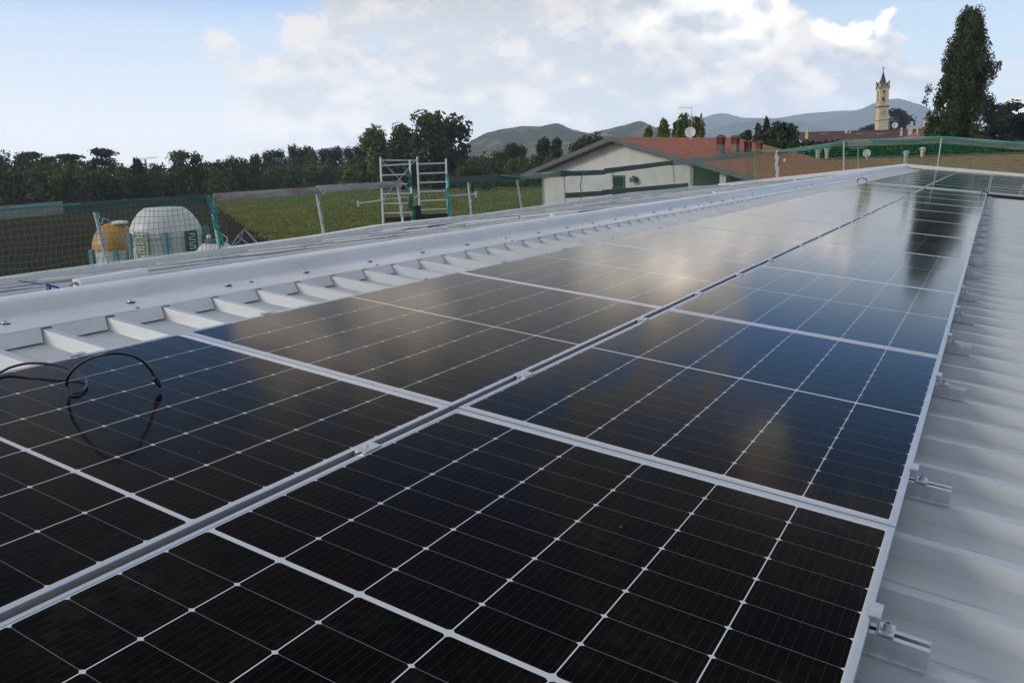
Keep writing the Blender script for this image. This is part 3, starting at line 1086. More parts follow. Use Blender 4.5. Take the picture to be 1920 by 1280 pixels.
# ridge flashing: closure teeth, flat apron, rounded ridge cap
rg = MB()
UC = -1.755                                   # closure face
def cap_sec(v):
    g_ = 0.0024 * max(0, v)
    return [(UC, -0.073), (UC - .003, -0.0685), (-1.85, -0.0635), (-1.935, -0.058), (-1.944, -0.0555), (-1.953, -0.048 + g_ * .2), (-1.962, -0.038 + g_ * .5), (-1.972, -0.030 + g_ * .7),
            (-1.985, -0.022 + g_ * .9), (-2.005, -0.016 + g_), (-2.04, -0.013 + g_), (-2.08, -0.017 + g_), (-2.105, -0.026 + g_), (-2.12, -0.045 + g_), (-2.13, -0.128), (-2.46, -0.198)]
vs_ = [YB0 + (YB1 - YB0) * i / 80 for i in range(81)]
SEAM = [1.135 + 3.1 * k for k in range(-1, 12)]
vv = sorted(vs_ + [s + d for s in SEAM for d in (-0.002, 0.0)])
vs, fs = [], []
ns = len(cap_sec(0))
for v_ in vv:
    lift = 0.002 if (sum(v_ >= s for s in SEAM) % 2) else 0.0
    for u_, w_ in cap_sec(v_):
        vs.append(P(u_, v_, w_ + lift))
for i in range(len(vv) - 1):
    for j in range(ns - 1):
        a = i * ns + j
        fs.append((a, a + ns, a + ns + 1, a + 1))
rg.add(vs, fs, True)
rdg = rg.build('ridge_flashing', M['flash'], bld, world=True, sharp=20)
tt = MB()
for k in ks:
    v0 = RPH + k * RIB
    a, b = v0 + 0.020, v0 + RIB - 0.026
    q = [P(UC, a + 0.002, -0.040), P(UC, b, -0.040), P(UC + .003, b - 0.022, PANW + 0.007), P(UC + .003, a + 0.022, PANW + 0.007)]
    q = [P(UC, a - .002, -0.0715), P(UC, b + .006, -0.0715), P(UC + .05, b - .016, PANW + 0.006), P(UC + .05, a + 0.022, PANW + 0.006)]
    tt.prism(q, P(-0.004, 0, 0))
tt.build('closure_strip', M['flash'], bld, world=True)
# screws with sealing washers on the apron: sub-parts of the flashing
sw = MB()
sw.lathe([(0.019, 0), (0.0195, 0.003), (0.016, 0.005)], (0, 0, 0), 14)
washer_me = None
sp = [(28, 599), (234, 561), (409, 529), (424, 528)]
SCREWS = []
v_ = 0.66 - 2 * 0.52
i = 0
while v_ < 22 and len(SCREWS) < 46:
    SCREWS.append((-1.862, v_, 1.0))
    v_ += 0.517
for k in range(12):
    SCREWS.append((-1.778, 1.14 + k * 0.774 * 2, 0.55))
SCREWS.append((-1.86, 1.83, 0.6))
for i, (u_, v_, s_) in enumerate(SCREWS):
    if i == 0:
        wmb = MB()
        wmb.lathe([(0.0175, -.001), (0.018, 0.003), (0.0165, 0.0035)], (0, 0, 0), 14)
        wo = wmb.build('roofing_screw', M['rubber'], rdg)
        s2 = MB()
        s2.cur = 0
        s2.lathe([(0.0175, -.001), (0.018, 0.003), (0.0165, 0.0035)], (0, 0, 0), 14)
        s2.cur = 1
        s2.lathe([(0.0135, 0.003), (0.0125, 0.0060), (0.007, 0.0068)], (0, 0, 0), 14)
        s2.lathe([(0.0052, 0.0062), (0.0052, 0.013), (0.0035, 0.0145)], (0, 0, 0), 6)
        bpy.data.objects.remove(wo)
        o = s2.build('roofing_screw', M['rubber'], rdg, mats=[M['rubber'], M['steel']])
        base_screw = o
    else:
        o = base_screw.copy()
        COL.objects.link(o)
    o.location = P(u_, v_, -0.0625 if u_ < -1.8 else -0.0665) - Vector(bld.location)
    o.rotation_euler = (0, AL, i * 0.7)
    o.scale = (s_, s_, s_)

# ------------------------------------------------------------------ solar panels
PW, PL, FH = 1.134, 1.722, 0.032
ROWP = 1.728
GAP = 0.024
rngp = random.Random(4)


def make_panel():
    root = thing('solar_panel', 'x', 'solar panel', (0, 0, 0), (0, AL, 0), 'framed solar panels on the near roof slope')
    fr = MB()
    x, y, rim = PW / 2, PL / 2, 0.0115
    b = 0.0012
    outer = lambda k, z: [(-x + k, -y + k, z), (x - k, -y + k, z), (x - k, y - k, z), (-x + k, y - k, z)]
    rings = [outer(0, -FH), outer(0, -b), outer(b, 0), outer(rim, 0), outer(rim, -0.0016), outer(rim, -FH), ]
    vs = [p for r_ in rings for p in r_]
    fs = []
    for i in range(len(rings) - 1):
        for k in range(4):
            k2 = (k + 1) % 4
            fs.append((i * 4 + k, i * 4 + k2, i * 4 + 4 + k2, i * 4 + 4 + k))
    fr.add(vs, fs)
    # bottom flange
    for sx in (-1, 1):
        fr.box((sx * (x - .0155), 0, -FH + .001), (.030, PL - .002, .002))
    fr.build('frame', M['alu'], root)
    gl = MB()
    gl.box((0, 0, -0.0016 - 0.0022), (PW - 2 * rim, PL - 2 * rim, 0.0044))
    gl.build('glass_laminate', M['pv'], root)
    return root


panel0 = make_panel()
first = [True]


def put_panel(u, v, w, label, group=None, rot=None):
    o = panel0 if first[0] else copy_tree(panel0)
    first[0] = False
    o['label'] = label
    if group:
        o['group'] = group
    o.location = P(u, v, w)
    tx, ty = rngp.gauss(0, rad(0.06)), rngp.gauss(0, rad(0.06))
    o.rotation_euler = (tx, AL + ty, 0) if rot is None else rot
    return o


UL, URt = -GAP / 2 - PW / 2, GAP / 2 + PW / 2
for side, u_ in (('left', UL), ('right', URt)):
    for i in range(-1, 11):
        lab = f'solar panel in the {side} column of the near array, {ORD[i + 1]} row from the camera'
        if side == 'left' and i == 0:
            lab = 'solar panel under the black cable loop, left column of the near array'
        put_panel(u_, i * ROWP, 0, lab)
V2 = 10.5 * ROWP + 0.26
W2 = 0.022
for c_, (side, u_) in enumerate((('left', UL), ('middle', URt), ('right', URt + PW + GAP))):
    for i in range(10):
        put_panel(u_, V2 + PL / 2 + i * ROWP, W2, f'solar panel in the {side} column of the far array, {ORD[i]} row past the gap', 'framed solar panels of the far array')
put_panel(URt + 2 * (PW + GAP), V2 + PL / 2, W2, 'solar panel cut by the picture edge, first row of the far array', 'framed solar panels of the far array')
# panels on the hidden far slope, seen edge-on over the ridge
slope_rot = lambda y: math.atan2(far_pt(1, y).z - far_pt(0, y).z, XE - P(UR, y, PANW).x)
SL = [3.2, 4.36, 6.6]
for c_, dist in enumerate(SL):
    for i in range(18):
        y = 1.9 + i * ROWP + (0.4 if c_ > 1 else 0)
        s_ = (dist) / (P(UR, 0, 0).x - XE)
        p = far_pt(s_, y, 0.078)
        ang = math.atan2(far_pt(1, y).z - far_pt(0, y).z, far_pt(1, y).x - far_pt(0, y).x)
        o = copy_tree(panel0)
        o['label'] = 'solar panel on the far slope, seen edge-on beyond the ridge'
        o['group'] = 'edge-on solar panels beyond the ridge'
        o.location = p
        dirv = (far_pt(1, y) - far_pt(0, y)).normalized()
        o.rotation_euler = (0, math.atan2(dirv.z, -dirv.x), 0)

# ------------------------------------------------------------------ mounting rails, clamps
def rail_kind(name, label, side):
    """Short rail on a rib crest, with an end clamp and its bolt; local x points away from the panel, y along the roof."""
    r = thing(name, label, 'mounting rail', (0, 0, 0), (0, AL, 0))
    L = 0.30
    x0, x1 = -0.19, 0.086
    h0, h1 = CRW + 0.002, -FH - 0.001
    b = MB()
    b.box(((x0 + x1) / 2, 0, h0 + .0015), (L, 0.046, .003))                     # base flange
    for sy in (-1, 1):
        b.box(((x0 + x1) / 2, sy * .0165, (h0 + h1) / 2 + .0012), (L, .0035, h1 - h0 - .0026))
        b.box(((x0 + x1) / 2, sy * .0115, h1 - .0015), (L, .0105, .003))
    b.box(((x0 + x1) / 2, 0, h0 + .016), (L - .001, .030, .0025))
    b.build('rail', M['mill'], r)
    c = MB()
    c.box((0.0135, 0, -FH / 2 + .001), (.0035, .040, FH + .002))                # upright
    c.box((0.005, 0, 0.0028), (.0200, .050, .0026))                              # lip over the frame
    c.box((0.027, 0, -FH + .004), (.026, .040, .004))                           # foot
    c.build('end_clamp', M['mill'], r)
    k = MB()
    k.lathe([(0.0065, -FH + .006), (0.0065, -FH + .018), (0.0045, -FH + .018), (.0045, -FH + .013)], (0.027, 0, 0), 12)
    k.lathe([(0.0105, -FH + .0058), (0.0105, -FH + .0075)], (0.027, 0, 0), 14)
    k.build('bolt', M['steel'], r)
    return r


def near_rib(v):
    return RPH + round((v - RPH) / RIB) * RIB


RAILV = []
for i in range(0, 11):
    for s in (-1, 1):
        RAILV.append(near_rib(i * ROWP + s * 0.48))
rail0 = rail_kind('mounting_rail', 'x', 'right')
firstr = True
for j, v_ in enumerate(RAILV):
    if v_ < -0.6:
        continue
    o = rail0 if firstr else copy_tree(rail0)
    firstr = False
    o['label'] = f'aluminium rail stub with end clamp, {ORD[j]} from the camera along the right panel edge'
    o['group'] = 'rail stubs along the right panel edge'
    o.location = P(PW + GAP / 2 + 0.0005, v_, 0)
for j, v_ in enumerate(RAILV):
    if v_ < 0:
        continue
    o = copy_tree(rail0)
    o['label'] = f'aluminium rail stub with end clamp, {ORD[j]} from the camera along the left panel edge'
    o['group'] = 'rail stubs along the left panel edge'
    o.location = P(-PW - GAP / 2 - 0.0005, v_, 0)
    o.rotation_euler = (0, -AL, PI)
    for ch in [k for k in COL.objects if k.parent == o and k.name.startswith('rail')]:
        ch.scale = (0.62, 1, 1)
mc = None
for j, v_ in enumerate(RAILV):
    if v_ < 0:
        continue
    if mc is None:
        b = MB()
        b.box((0.006, 0, 0.0020), (0.036, 0.062, 0.0034))
        b.box((0, 0, -0.018), (0.010, 0.070, 0.036))
        b.lathe([(0.0055, .0036), (.0055, .0075), (.0035, .008)], (0.003, 0, 0), 10)
        b.box((0, 0, -0.052), (0.30, 0.040, 0.034))
        o = mc = b.build('panel_clamp', M['mill'])
        o.rotation_euler = (0, AL, 0)
    else:
        o = mc.copy()
        COL.objects.link(o)
    tag(o, f'aluminium mid clamp bridging the central gap between panel columns, {ORD[j]} from the camera', 'clamp', 'clamps in the gap between the panel columns')
    o.location = P(0, v_, 0)

# black bar standing in for the shadow below the far array's front edge
fb = MB()
fb.bar(P(-GAP / 2 - PW - .05, V2 - .02, W2 - .062), P(5.2, V2 - .02, W2 - .062), .04, .05, up=(SA, 0, CA))
tag(fb.build('cross_rail', M['rubber']), 'dark rail under the front edge of the far panel array', 'rail')

# ------------------------------------------------------------------ black cables
def smooth_path(pts, n=10):
    pts = [Vector(p) for p in pts]
    out = []
    for i in range(len(pts) - 1):
        p0, p1, p2, p3 = pts[max(i - 1, 0)], pts[i], pts[i + 1], pts[min(i + 2, len(pts) - 1)]
        for k in range(n):
            t_ = k / n
            out.append(0.5 * ((2 * p1) + (p2 - p0) * t_ + (2 * p0 - 5 * p1 + 4 * p2 - p3) * t_ * t_ + (3 * p1 - p0 - 3 * p2 + p3) * t_ ** 3))
    out.append(pts[-1])
    return out


zc = lambda x, y, w: onroof(x * .2344, y * .2344 + 560, w)
CB = [(-260, 690, -.02), (-120, 640, .006), (0, 590, .007), (80, 551, .012), (200, 520, .020), (310, 516, .023), (420, 526, .023), (560, 558, .018), (640, 600, .012), (685, 652, .006),
      (688, 700, .0045), (650, 742, .0045), (596, 756, .0045), (550, 728, .010), (535, 672, .030), (560, 600, .066), (640, 522, .102), (760, 462, .134), (900, 437, .147),
      (1030, 447, .134), (1130, 492, .104), (1200, 562, .066), (1236, 622, .040)]
cbl = thing('cable', 'black cable looping up off the nearest left panel, with a plug at its end', 'cable', tuple(zc(596, 756, 0)))
t1 = MB()
t1.tube(smooth_path([zc(*p) for p in CB]), 0.0036, 8)
t1.build('wire', M['rubber'], cbl, world=True)
t2 = MB()
A_, B_ = zc(1232, 615, .043), zc(1284, 706, .009)
dd = (B_ - A_)
t2.tube([A_, A_ + dd * .12, A_ + dd * .16, A_ + dd * .62, A_ + dd * .66, A_ + dd * .80, A_ + dd * .84, B_], .008, 10,
        radii=[.0045, .0062, .0085, .0085, .0068, .0068, .0052, .0042])
t2.build('plug', M['rubber'], cbl, world=True)
def ring_cable(px, py, w, r, label, tilt=0.5):
    c = onroof(px, py, w)
    b = MB()
    rr = random.Random(int(px))
    pts = []
    for k in range(40):
        a = 2 * PI * k / 26
        q = 1 + 0.1 * math.sin(3 * a + rr.random())
        pts.append(c + RIGHT * (r * q * math.cos(a)) - DOWN * (r * q * .85 * math.sin(a)) + Vector((0, k * 0.006, 0)))
    b.tube(pts, .006, 6)
    return tag(b.build('cable', M['rubber']), label, 'cable')
ring_cable(1615, 341, 0.02, 0.10, 'thin coiled cable standing at the left end of the gap between arrays')
ring_cable(1846, 366, 0.01, 0.07, 'thin cable loop at the right panel edge by the gap between arrays')
sc = MB()
q0 = onroof(1866, 372, PANW + .012)
sc.tube([q0, q0 + Vector((.05, .12, .03)), q0 + Vector((.12, .30, .035)), q0 + Vector((.16, .42, .01))], .012, 6, radii=[.005, .02, .016, .004])
tag(sc.build('strap', M['rubber']), 'small dark scrap of strap lying on the bare roof at right', 'strap')

# ------------------------------------------------------------------ lifeline along the ridge
XL = -2.40
zl = 0.115
LY = 1.16
anc = thing('lifeline_anchor', 'white lifeline anchor bracket with steel bolt behind the ridge cap', 'anchor', (XL, 1.13, zl))
b = MB()
b.prism([(XL - .035, 1.10, zl - .06), (XL - .035, 1.21, zl - .06), (XL - .035, 1.175, zl + .045), (XL - .035, 1.145, zl + .055), (XL - .035, 1.115, zl + .03)], (.035, 0, 0))
b.box((XL - .02, 1.15, zl - .062), (.12, .16, .006))
b.build('bracket', M['white'], anc, world=True)
b = MB()
b.lathe([(.017, 0), (.017, .004)], (XL, 1.165, zl + .0), 14, axis=(1, 0, 0))
b.lathe([(.010, .004), (.010, .014)], (XL, 1.165, zl + .0), 6, axis=(1, 0, 0))
b.build('bolt', M['steel'], anc, world=True)
ab = thing('shock_absorber', 'long white box of the lifeline shock absorber behind the ridge cap', 'shock absorber', (XL, 1.46, zl))
b = MB()
b.prism([(XL - .035, 1.275, zl + .01), (XL + .03, 1.275, zl + .01), (XL + .035, 1.275, zl + .02), (XL + .035, 1.275, zl + .07), (XL + .02, 1.275, zl + .085), (XL - .03, 1.275, zl + .085)], (0, .36, .006))
b.build('box', M['white'], ab, world=True)
b = MB()
b.lathe([(.02, 0), (.02, .012), (.012, .014), (.012, .03)], (XL, 1.272, zl + .045), 12, axis=(0, -1, 0))
for a in range(5):
    b.lathe([(.006, 0), (.006, .024)], (XL + .018 * math.cos(a * 1.26), 1.272, zl + .045 + .026 * math.sin(a * 1.26)), 8, axis=(0, -1, 0))
b.tube([(XL, 1.255, zl + .045), (XL, 1.22, zl + .047), (XL, 1.19, zl + .05)], .006, 8)
b.lathe([(.013, 0), (.013, .05), (.008, .06)], (XL, 1.637, zl + .055), 10, axis=(0, 1, 0))
b.build('end_fitting', M['steel'], ab, world=True)
b = MB()
b.bar((XL - .01, 1.195, zl + .055), (XL - .01, 1.135, zl + .080), .012, .008)
b.tube([(XL - .01, 1.12, zl + .083), (XL - .02, 1.07, zl + .098), (XL - .03, 1.03, zl + .108)], .0025, 6)
b.bar((XL - .008, 1.14, zl + .045), (XL - .012, 1.155, zl + .075), .018, .012)
tag(b.build('strap', M['blue']), 'dark blue strap tied to the lifeline anchor', 'strap')
b = MB()
b.tube([(XL, 1.69, zl + .058), (XL, 6, zl + .05), (XL, 12, zl + .06), (XL, 20, zl + .09), (XL, 36, zl + .14)], .0045, 6)
b.tube([(XL, 1.12, zl + .01), (XL, .6, zl - .01), (XL, -.5, zl - .02), (XL, -3.5, zl - .02)], .0045, 6)
tag(b.build('lifeline_cable', M['steel']), 'thin steel lifeline cable running along behind the ridge cap', 'cable')
for k, y in enumerate((6.1, 11.4, 17.2, 23.0, 29.0)):
    b = MB()
    b.box((XL, y, zl + .03 + y * .0035), (.035, .05, .07))
    b.box((XL + .01, y - .045, zl + .035 + y * .0035), (.03, .035, .035))
    b.lathe([(.012, 0), (.012, .02)], (XL + .016, y - .05, zl + .035 + y * .0035), 8, axis=(1, 0, 0))
    tag(b.build('lifeline_bracket', M['white']), f'small white lifeline bracket, {ORD[k]} after the shock absorber', 'bracket', 'brackets carrying the lifeline')

# ------------------------------------------------------------------ guard rails, boards, nets along the eave
posts_px = [((175, 383), (205, 500)), ((394, 368), (413, 462)), ((592, 352), (609, 436)), ((745, 342), (757, 414)), ((877, 334), (885, 402)), ((968, 327), (980, 388)),
            ((1056, 322), (1061, 378)), ((1147, 316), (1148, 366)), ((1261, 299), (1266, 354)), ((1414, 281), (1416, 341))]
XP = XE - 0.06
for i, ((tx, ty), (bx, by)) in enumerate(posts_px):
    T_ = atX(tx, ty, XP - .03)
    B_ = atX(bx, by, XP)
    B_ = Vector((XP, T_.y + (B_.y - T_.y) * 0.9, eave_z(B_.y) - 0.16))
    b = MB()
    r_ = 0.024
    b.bar(B_, T_, .042, .042, up=(1, 0, 0))
    d_ = (T_ - B_)
    b.bar(B_ + d_ * .45 + Vector((.03, 0, 0)), B_ + d_ * .52 + Vector((.03, 0, 0)), .055, .02, up=(1, 0, 0))
    b.bar(B_ + d_ * .80 + Vector((.035, .02, 0)), B_ + d_ * .93 + Vector((.035, .02, 0)), .02, .02, up=(1, 0, 0))
    tag(b.build('guard_post', M['galv']), f'galvanised guard rail post leaning at the far eave, {ORD[i]} from the left', 'post', 'guard rail posts along the far eave')

BOARDS = [((-60, 405), (117, 389), .17, 'board_pale', 'pale grey guard board at the far left end of the eave rail'),
          ((110, 392), (396, 372), .15, 'board_dark', 'dark weathered guard board above the tanks'),
          ((402, 371), (594, 357), .14, 'board_pink', 'guard board with red paint traces left of the leaning middle post'),
          ((594, 355), (752, 345), .14, 'board_pink', 'pinkish grey guard board ending at the scaffold ladder'),
          ((842, 338), (975, 331), .16, 'board_dark', 'dark guard board right of the scaffold'),
          ((968, 331), (1060, 326), .17, 'board_pink', 'pinkish guard board left of the house wall corner'),
          ((1052, 326), (1135, 323), .16, 'board_dark', 'dark guard board draped with teal rope before the house wall'),
          ((1133, 321), (1262, 305), .17, 'board_dark', 'grey guard board crossing the gable of the house'),
          ((1257, 305), (1414, 289), .26, 'board_pale', 'pale guard board rising over the red roof to the corner post'),
          ((1060, 367), (1135, 362), .16, 'board_dark', 'low dark board across the house wall near its window'),
          ((1130, 361), (1290, 347), .17, 'board_dark', 'low grey board under the wall lamp of the house')]
for k, ((x0, y0), (x1, y1), h, mm, lab) in enumerate(BOARDS):
    A_, B_ = atX(x0, y0, XE - .02 - .012 * (k % 3)), atX(x1, y1, XE - .02 - .012 * (k % 3))
    b = MB()
    b.bar(A_, B_, .032, h)
    tag(b.build('guard_board', M[mm]), lab, 'board', 'timber boards of the guard rail')


def net(name, top, bot, cell, r, label, seed, sag=.04, m='net'):
    """Knotless safety net between two polylines given as functions of s in 0..1; every twine is a thin three-sided strand."""
    rng = random.Random(seed)
    L = sum((top(i / 20) - top((i + 1) / 20)).length for i in range(20))
    H = (top(.5) - bot(.5)).length
    nx, ny = max(2, int(L / cell)), max(2, int(H / cell))
    grid = {}
    for i in range(nx + 1):
        for j in range(ny + 1):
            s, t_ = i / nx, j / ny
            p = top(s).lerp(bot(s), t_)
            w1 = mnoise.noise(Vector((s * L * .35, t_ * 1.2, seed)))
            w2 = mnoise.noise(Vector((s * L * 1.3, t_ * 3.0, seed + 9)))
            p = p + Vector((.15 * w1, .09 * w2, -sag * math.sin(PI * ((s * L / 2.4) % 1.0)) * (1 - t_ * .6) + .03 * w2))
            grid[i, j] = p
    b = MB()
    def strand(pts):
        b.tube(pts, r, 3, cap=False)
    for j in range(ny + 1):
        strand([grid[i, j] for i in range(nx + 1)])
    for i in range(nx + 1):
        strand([grid[i, j] for j in range(ny + 1)])
    b.sm = [False] * len(b.f)
    return tag(b.build(name, M[m]), label, 'safety net', 'green safety nets around the roof edge')


def poly_fn(pts):
    L = [0]
    for a, b in zip(pts, pts[1:]):
        L.append(L[-1] + (b - a).length)
    def fn(s):
        d = s * L[-1]
        for i in range(len(pts) - 1):
            if d <= L[i + 1] or i == len(pts) - 2:
                return pts[i].lerp(pts[i + 1], (d - L[i]) / max(1e-9, L[i + 1] - L[i]))
    return fn


XN = XE + .03
topL = [atX(x, y, XN) for x, y in ((-70, 396), (117, 380), (300, 372), (394, 364), (412, 363))]
topR = [atX(x, y, XN) for x, y in ((840, 330), (905, 331), (968, 326), (1010, 329), (1056, 320), (1135, 318), (1261, 298), (1330, 293), (1414, 281))]
botf = lambda pts, d: [Vector((XN + .02, p.y, eave_z(p.y) + .02)) for p in pts]
topM = [atX(x, y, XN) for x, y in ((404, 365), (500, 357), (594, 350), (690, 344), (745, 340))]
net('safety_net', poly_fn(topL), poly_fn(botf(topL, 0)), .085, .0034, 'green safety net in front of the tanks and ploughed soil', 3)
net('safety_net', poly_fn(topM), poly_fn([p - Vector((0, 0, .20)) for p in topM]), .085, .0030, 'dark strip of net wrapped around the boards over the crop field', 4)
net('safety_net', poly_fn(topR), poly_fn(botf(topR, 0)), .085, .0023, 'green safety net from the scaffold along the house wall', 5)
# far gable end
YG = YB1 + .12
endp = [atY(x, y, YG) for x, y in ((1404, 284), (1457, 281), (1530, 272), (1582, 264), (1640, 263), (1700, 262), (1766, 257), (1840, 264), (1925, 270), (2050, 282))]
def verge_z(x):
    rdg_ = P(UR, YG, .06)
    if x < rdg_.x:
        a_ = far_pt(1, YB1, .16)
        return a_.z + (rdg_.z - a_.z) * (x - a_.x) / (rdg_.x - a_.x)
    e_ = P(UE, YG, 0)
    return rdg_.z + (e_.z - rdg_.z) * (x - rdg_.x) / (e_.x - rdg_.x)
endb = [Vector((p.x, YG, verge_z(p.x))) for p in endp]
net('safety_net', poly_fn(endp), poly_fn(endb), .10, .0090, 'green safety net across the far gable end of the roof', 6, .03, 'net_far')
for k, (tx, ty, bx, by) in enumerate(((1457, 282, 1457, 334), (1582, 264, 1582, 322), (1766, 256, 1756, 322), (1930, 268, 1926, 340))):
    T_, B_ = atY(tx, ty, YG - .05), atY(bx, by, YG - .05)
    B_.z = min(B_.z, verge_z(B_.x) - .08)
    b = MB()
    b.bar(B_, T_, .05, .05, up=(0, 1, 0))
    tag(b.build('guard_post', M['galv']), f'guard rail post at the far gable end, {ORD[k]} from the left', 'post', 'guard rail posts across the far gable end')
eb = [((1455, 286), (1582, 269), 'left'), ((1582, 269), (1766, 262), 'middle'), ((1766, 262), (1960, 277), 'right')]
for k, (a, c_, w_) in enumerate(eb):
    b = MB()
    b.bar(atY(*a, YG + .06 + .03 * k), atY(*c_, YG + .06 + .03 * k), .03, .28 if k else .2)
    tag(b.build('guard_board', M['board_pale']), f'pale guard board along the far gable end, {w_} of three', 'board', 'timber boards of the guard rail')

# ropes
def rope(pts, r, label, m='rope', name='rope'):
    b = MB()
    b.tube(smooth_path(pts, 6), r, 6)
    return tag(b.build(name, M[m]), label, 'rope')
rope([atX(x, y, XN + .04) for x, y in ((-60, 398), (60, 388), (115, 385), (150, 382))], .012, 'teal edge rope of the net over the pale left board')
rb = MB()
rr_ = random.Random(8)
for k in range(5):
    pts = []
    for q in range(11):
        f_ = q / 10
        pts.append(atX(392 + 24 * f_ + rr_.gauss(0, 3.2), 366 + 96 * f_ + rr_.gauss(0, 2), XN + .05 + rr_.uniform(-.02, .03)))
    rb.tube(smooth_path(pts, 6), rr_.uniform(.007, .013), 6)
tag(rb.build('rope', M['rope']), 'teal rope tangled down the second leaning post', 'rope')
rope([atX(x, y, XN + .05) for x, y in ((413, 438), (424, 444), (426, 452), (418, 458))], .010, 'pale rope end curling beside the second leaning post', 'rope_pale')
rope([atX(x, y, XN + .05) for x, y in ((594, 350), (604, 350), (609, 358), (606, 364), (600, 352))], .012, 'pale rope tied over the board at the middle post', 'rope_pale')
rope([atX(x, y, XN + .04) for x, y in ((940, 329), (965, 331), (1000, 331), (1030, 327), (1052, 320), (1080, 322), (1108, 320))], .020, 'teal rope swagged along the boards left of the house wall')
rope([atX(x, y, XN + .04) for x, y in ((1108, 320), (1093, 326), (1090, 338), (1088, 350), (1091, 362), (1089, 374))], .020, 'teal rope hanging down before the house wall')
rope([atY(x, y, YG - .1) for x, y in ((1412, 281), (1440, 284), (1490, 283), (1540, 275), (1578, 264))], .035, 'teal edge rope of the far net, left of the middle post')
rope([atY(x, y, YG - .1) for x, y in ((1628, 262), (1690, 262), (1735, 259), (1766, 257), (1800, 260), (1850, 265), (1930, 268))], .035, 'teal edge rope of the far net over the right board')
rb = MB()
for k in range(4):
    pts = [atY(1457 + rr_.gauss(0, 1.6), 282 + 54 * q / 8, YG - .12) for q in range(9)]
    rb.tube(smooth_path(pts, 5), rr_.uniform(.02, .035), 6)
tag(rb.build('rope', M['rope_pale']), 'pale teal rope wrapped round the first far gable post', 'rope')
rg_ = MB()
p_ = atY(1471, 301, YG - .1)
rg_.lathe([(.02, -.07), (.07, 0), (.02, .07)], p_, 10)
tag(rg_.build('plastic_bag', M['white']), 'small white bag caught in the far net', 'bag')

# ------------------------------------------------------------------ scaffold tower at the eave
XS = XE - 1.0
def scf(px, py, x=XS):
    return atX(px, py, x)
DS = 22.0
sc_root = thing('scaffold_tower', 'aluminium scaffold tower with two ladder frames at the far eave', 'scaffold', tuple(Vector((at(775, 420, DS).x, at(775, 420, DS).y, G))))
def frame_part(x0t, x1t, x0b, x1b, yt0, yt1, yb, rungs, depth, name):
    b = MB()
    b.tube([at(x0t, yt0, depth), at(x0b, yb, depth)], .026, 8)
    b.tube([at(x1t, yt1, depth), at(x1b, yb, depth)], .026, 8)
    for y0, y1 in rungs:
        def xx(xa, xb_, yy, ya):
            return xa + (xb_ - xa) * (yy - ya) / (yb - ya)
        b.tube([at(xx(x0t, x0b, y0, yt0), y0, depth), at(xx(x1t, x1b, y1, yt1), y1, depth)], .020, 8)
    # carry the uprights to the ground
    for xb_ in (x0b, x1b):
        p = at(xb_, yb, depth)
        b.tube([p, Vector((p.x, p.y, G))], .026, 8)
    b.build(name, M['alu'], sc_root, world=True)
frame_part(713, 768, 719, 774, 295, 300, 428, [(311, 308), (329, 327), (346, 345), (364, 363), (382, 381), (400, 399)], DS, 'ladder_frame')
frame_part(782, 836, 788, 841, 294, 298, 420, [(308, 306), (326, 324), (343, 341), (360, 358), (377, 375), (394, 392)], DS + 0.9, 'ladder_frame')
b = MB()
for (a, c_) in (((714, 301), (782, 301)), ((719, 374), (785, 368))):
    b.tube([at(*a, DS), at(*c_, DS + .9)], .022, 8)
b.build('cross_tube', M['galv'], sc_root, world=True)
b = MB()
for (a, c_) in (((716, 302), (768, 356)), ((719, 372), (778, 301)), ((770, 380), (784, 366))):
    b.tube([at(*a, DS + .3), at(*c_, DS + .6)], .011, 6)
b.build('diagonal_brace', M['steel'], sc_root, world=True)
b = MB()
for x0, y0, x1, y1, d_ in ((776, 387, 790, 414, DS + .4), (722, 408, 775, 416, DS + .2), (790, 402, 840, 412, DS + .7)):
    A_, B_ = at(x0, (y0 + y1) / 2, d_), at(x1, (y0 + y1) / 2 - 2, d_)
    b.bar(A_, B_, .03, (y1 - y0) * d_ / FOC)
b.build('toe_board', M['wood_dark'], sc_root, world=True)
b = MB()
A_, B_ = at(721, 424, DS), at(842, 414, DS + .9)
b.bar(A_, B_, .7, .05)
b.build('platform', M['mill'], sc_root, world=True)
for k, (a, c_, lab) in enumerate((((672, 382), (722, 375), 'horizontal galvanised tube jutting left of the scaffold tower'), ((838, 368), (893, 364), 'horizontal galvanised tube jutting right of the scaffold tower'))):
    b = MB()
    p0, p1 = at(*a, DS), at(*c_, DS)
    b.tube([p0, p1], .026, 8)
    e = p0 if k == 0 else p1
    b.bar(e - Vector((0, 0, .08)), e + Vector((0, 0, .08)), .05, .03, up=(1, 0, 0))
    tag(b.build('scaffold_tube', M['galv']), lab, 'tube')
def bunch(pts, r, label, depth, seed):
    b = MB()
    rng = random.Random(seed)
    for k in range(9):
        pp_ = [at(x + rng.uniform(-2.5, 2.5), y + rng.uniform(-2, 2), depth - .1 + rng.uniform(-.05, .05)) for x, y in pts]
        b.tube(smooth_path(pp_, 5), r * rng.uniform(.6, 1.3), 5)
    return tag(b.build('bundled_net', M['rope' if seed == 3 else 'net_bundle']), label, 'net bundle')
bunch([(766, 322), (764, 328), (770, 334), (767, 342), (770, 348)], .028, 'bundle of green net tied high on the left ladder frame', DS, 1)
bunch([(770, 366), (771, 376), (769, 388), (775, 398), (774, 412)], .035, 'bundle of green net hanging low on the left ladder frame', DS, 2)
bunch([(838, 328), (841, 345), (838, 360), (842, 378), (841, 394), (843, 406)], .020, 'teal net edge tied down the right ladder frame', DS, 3)

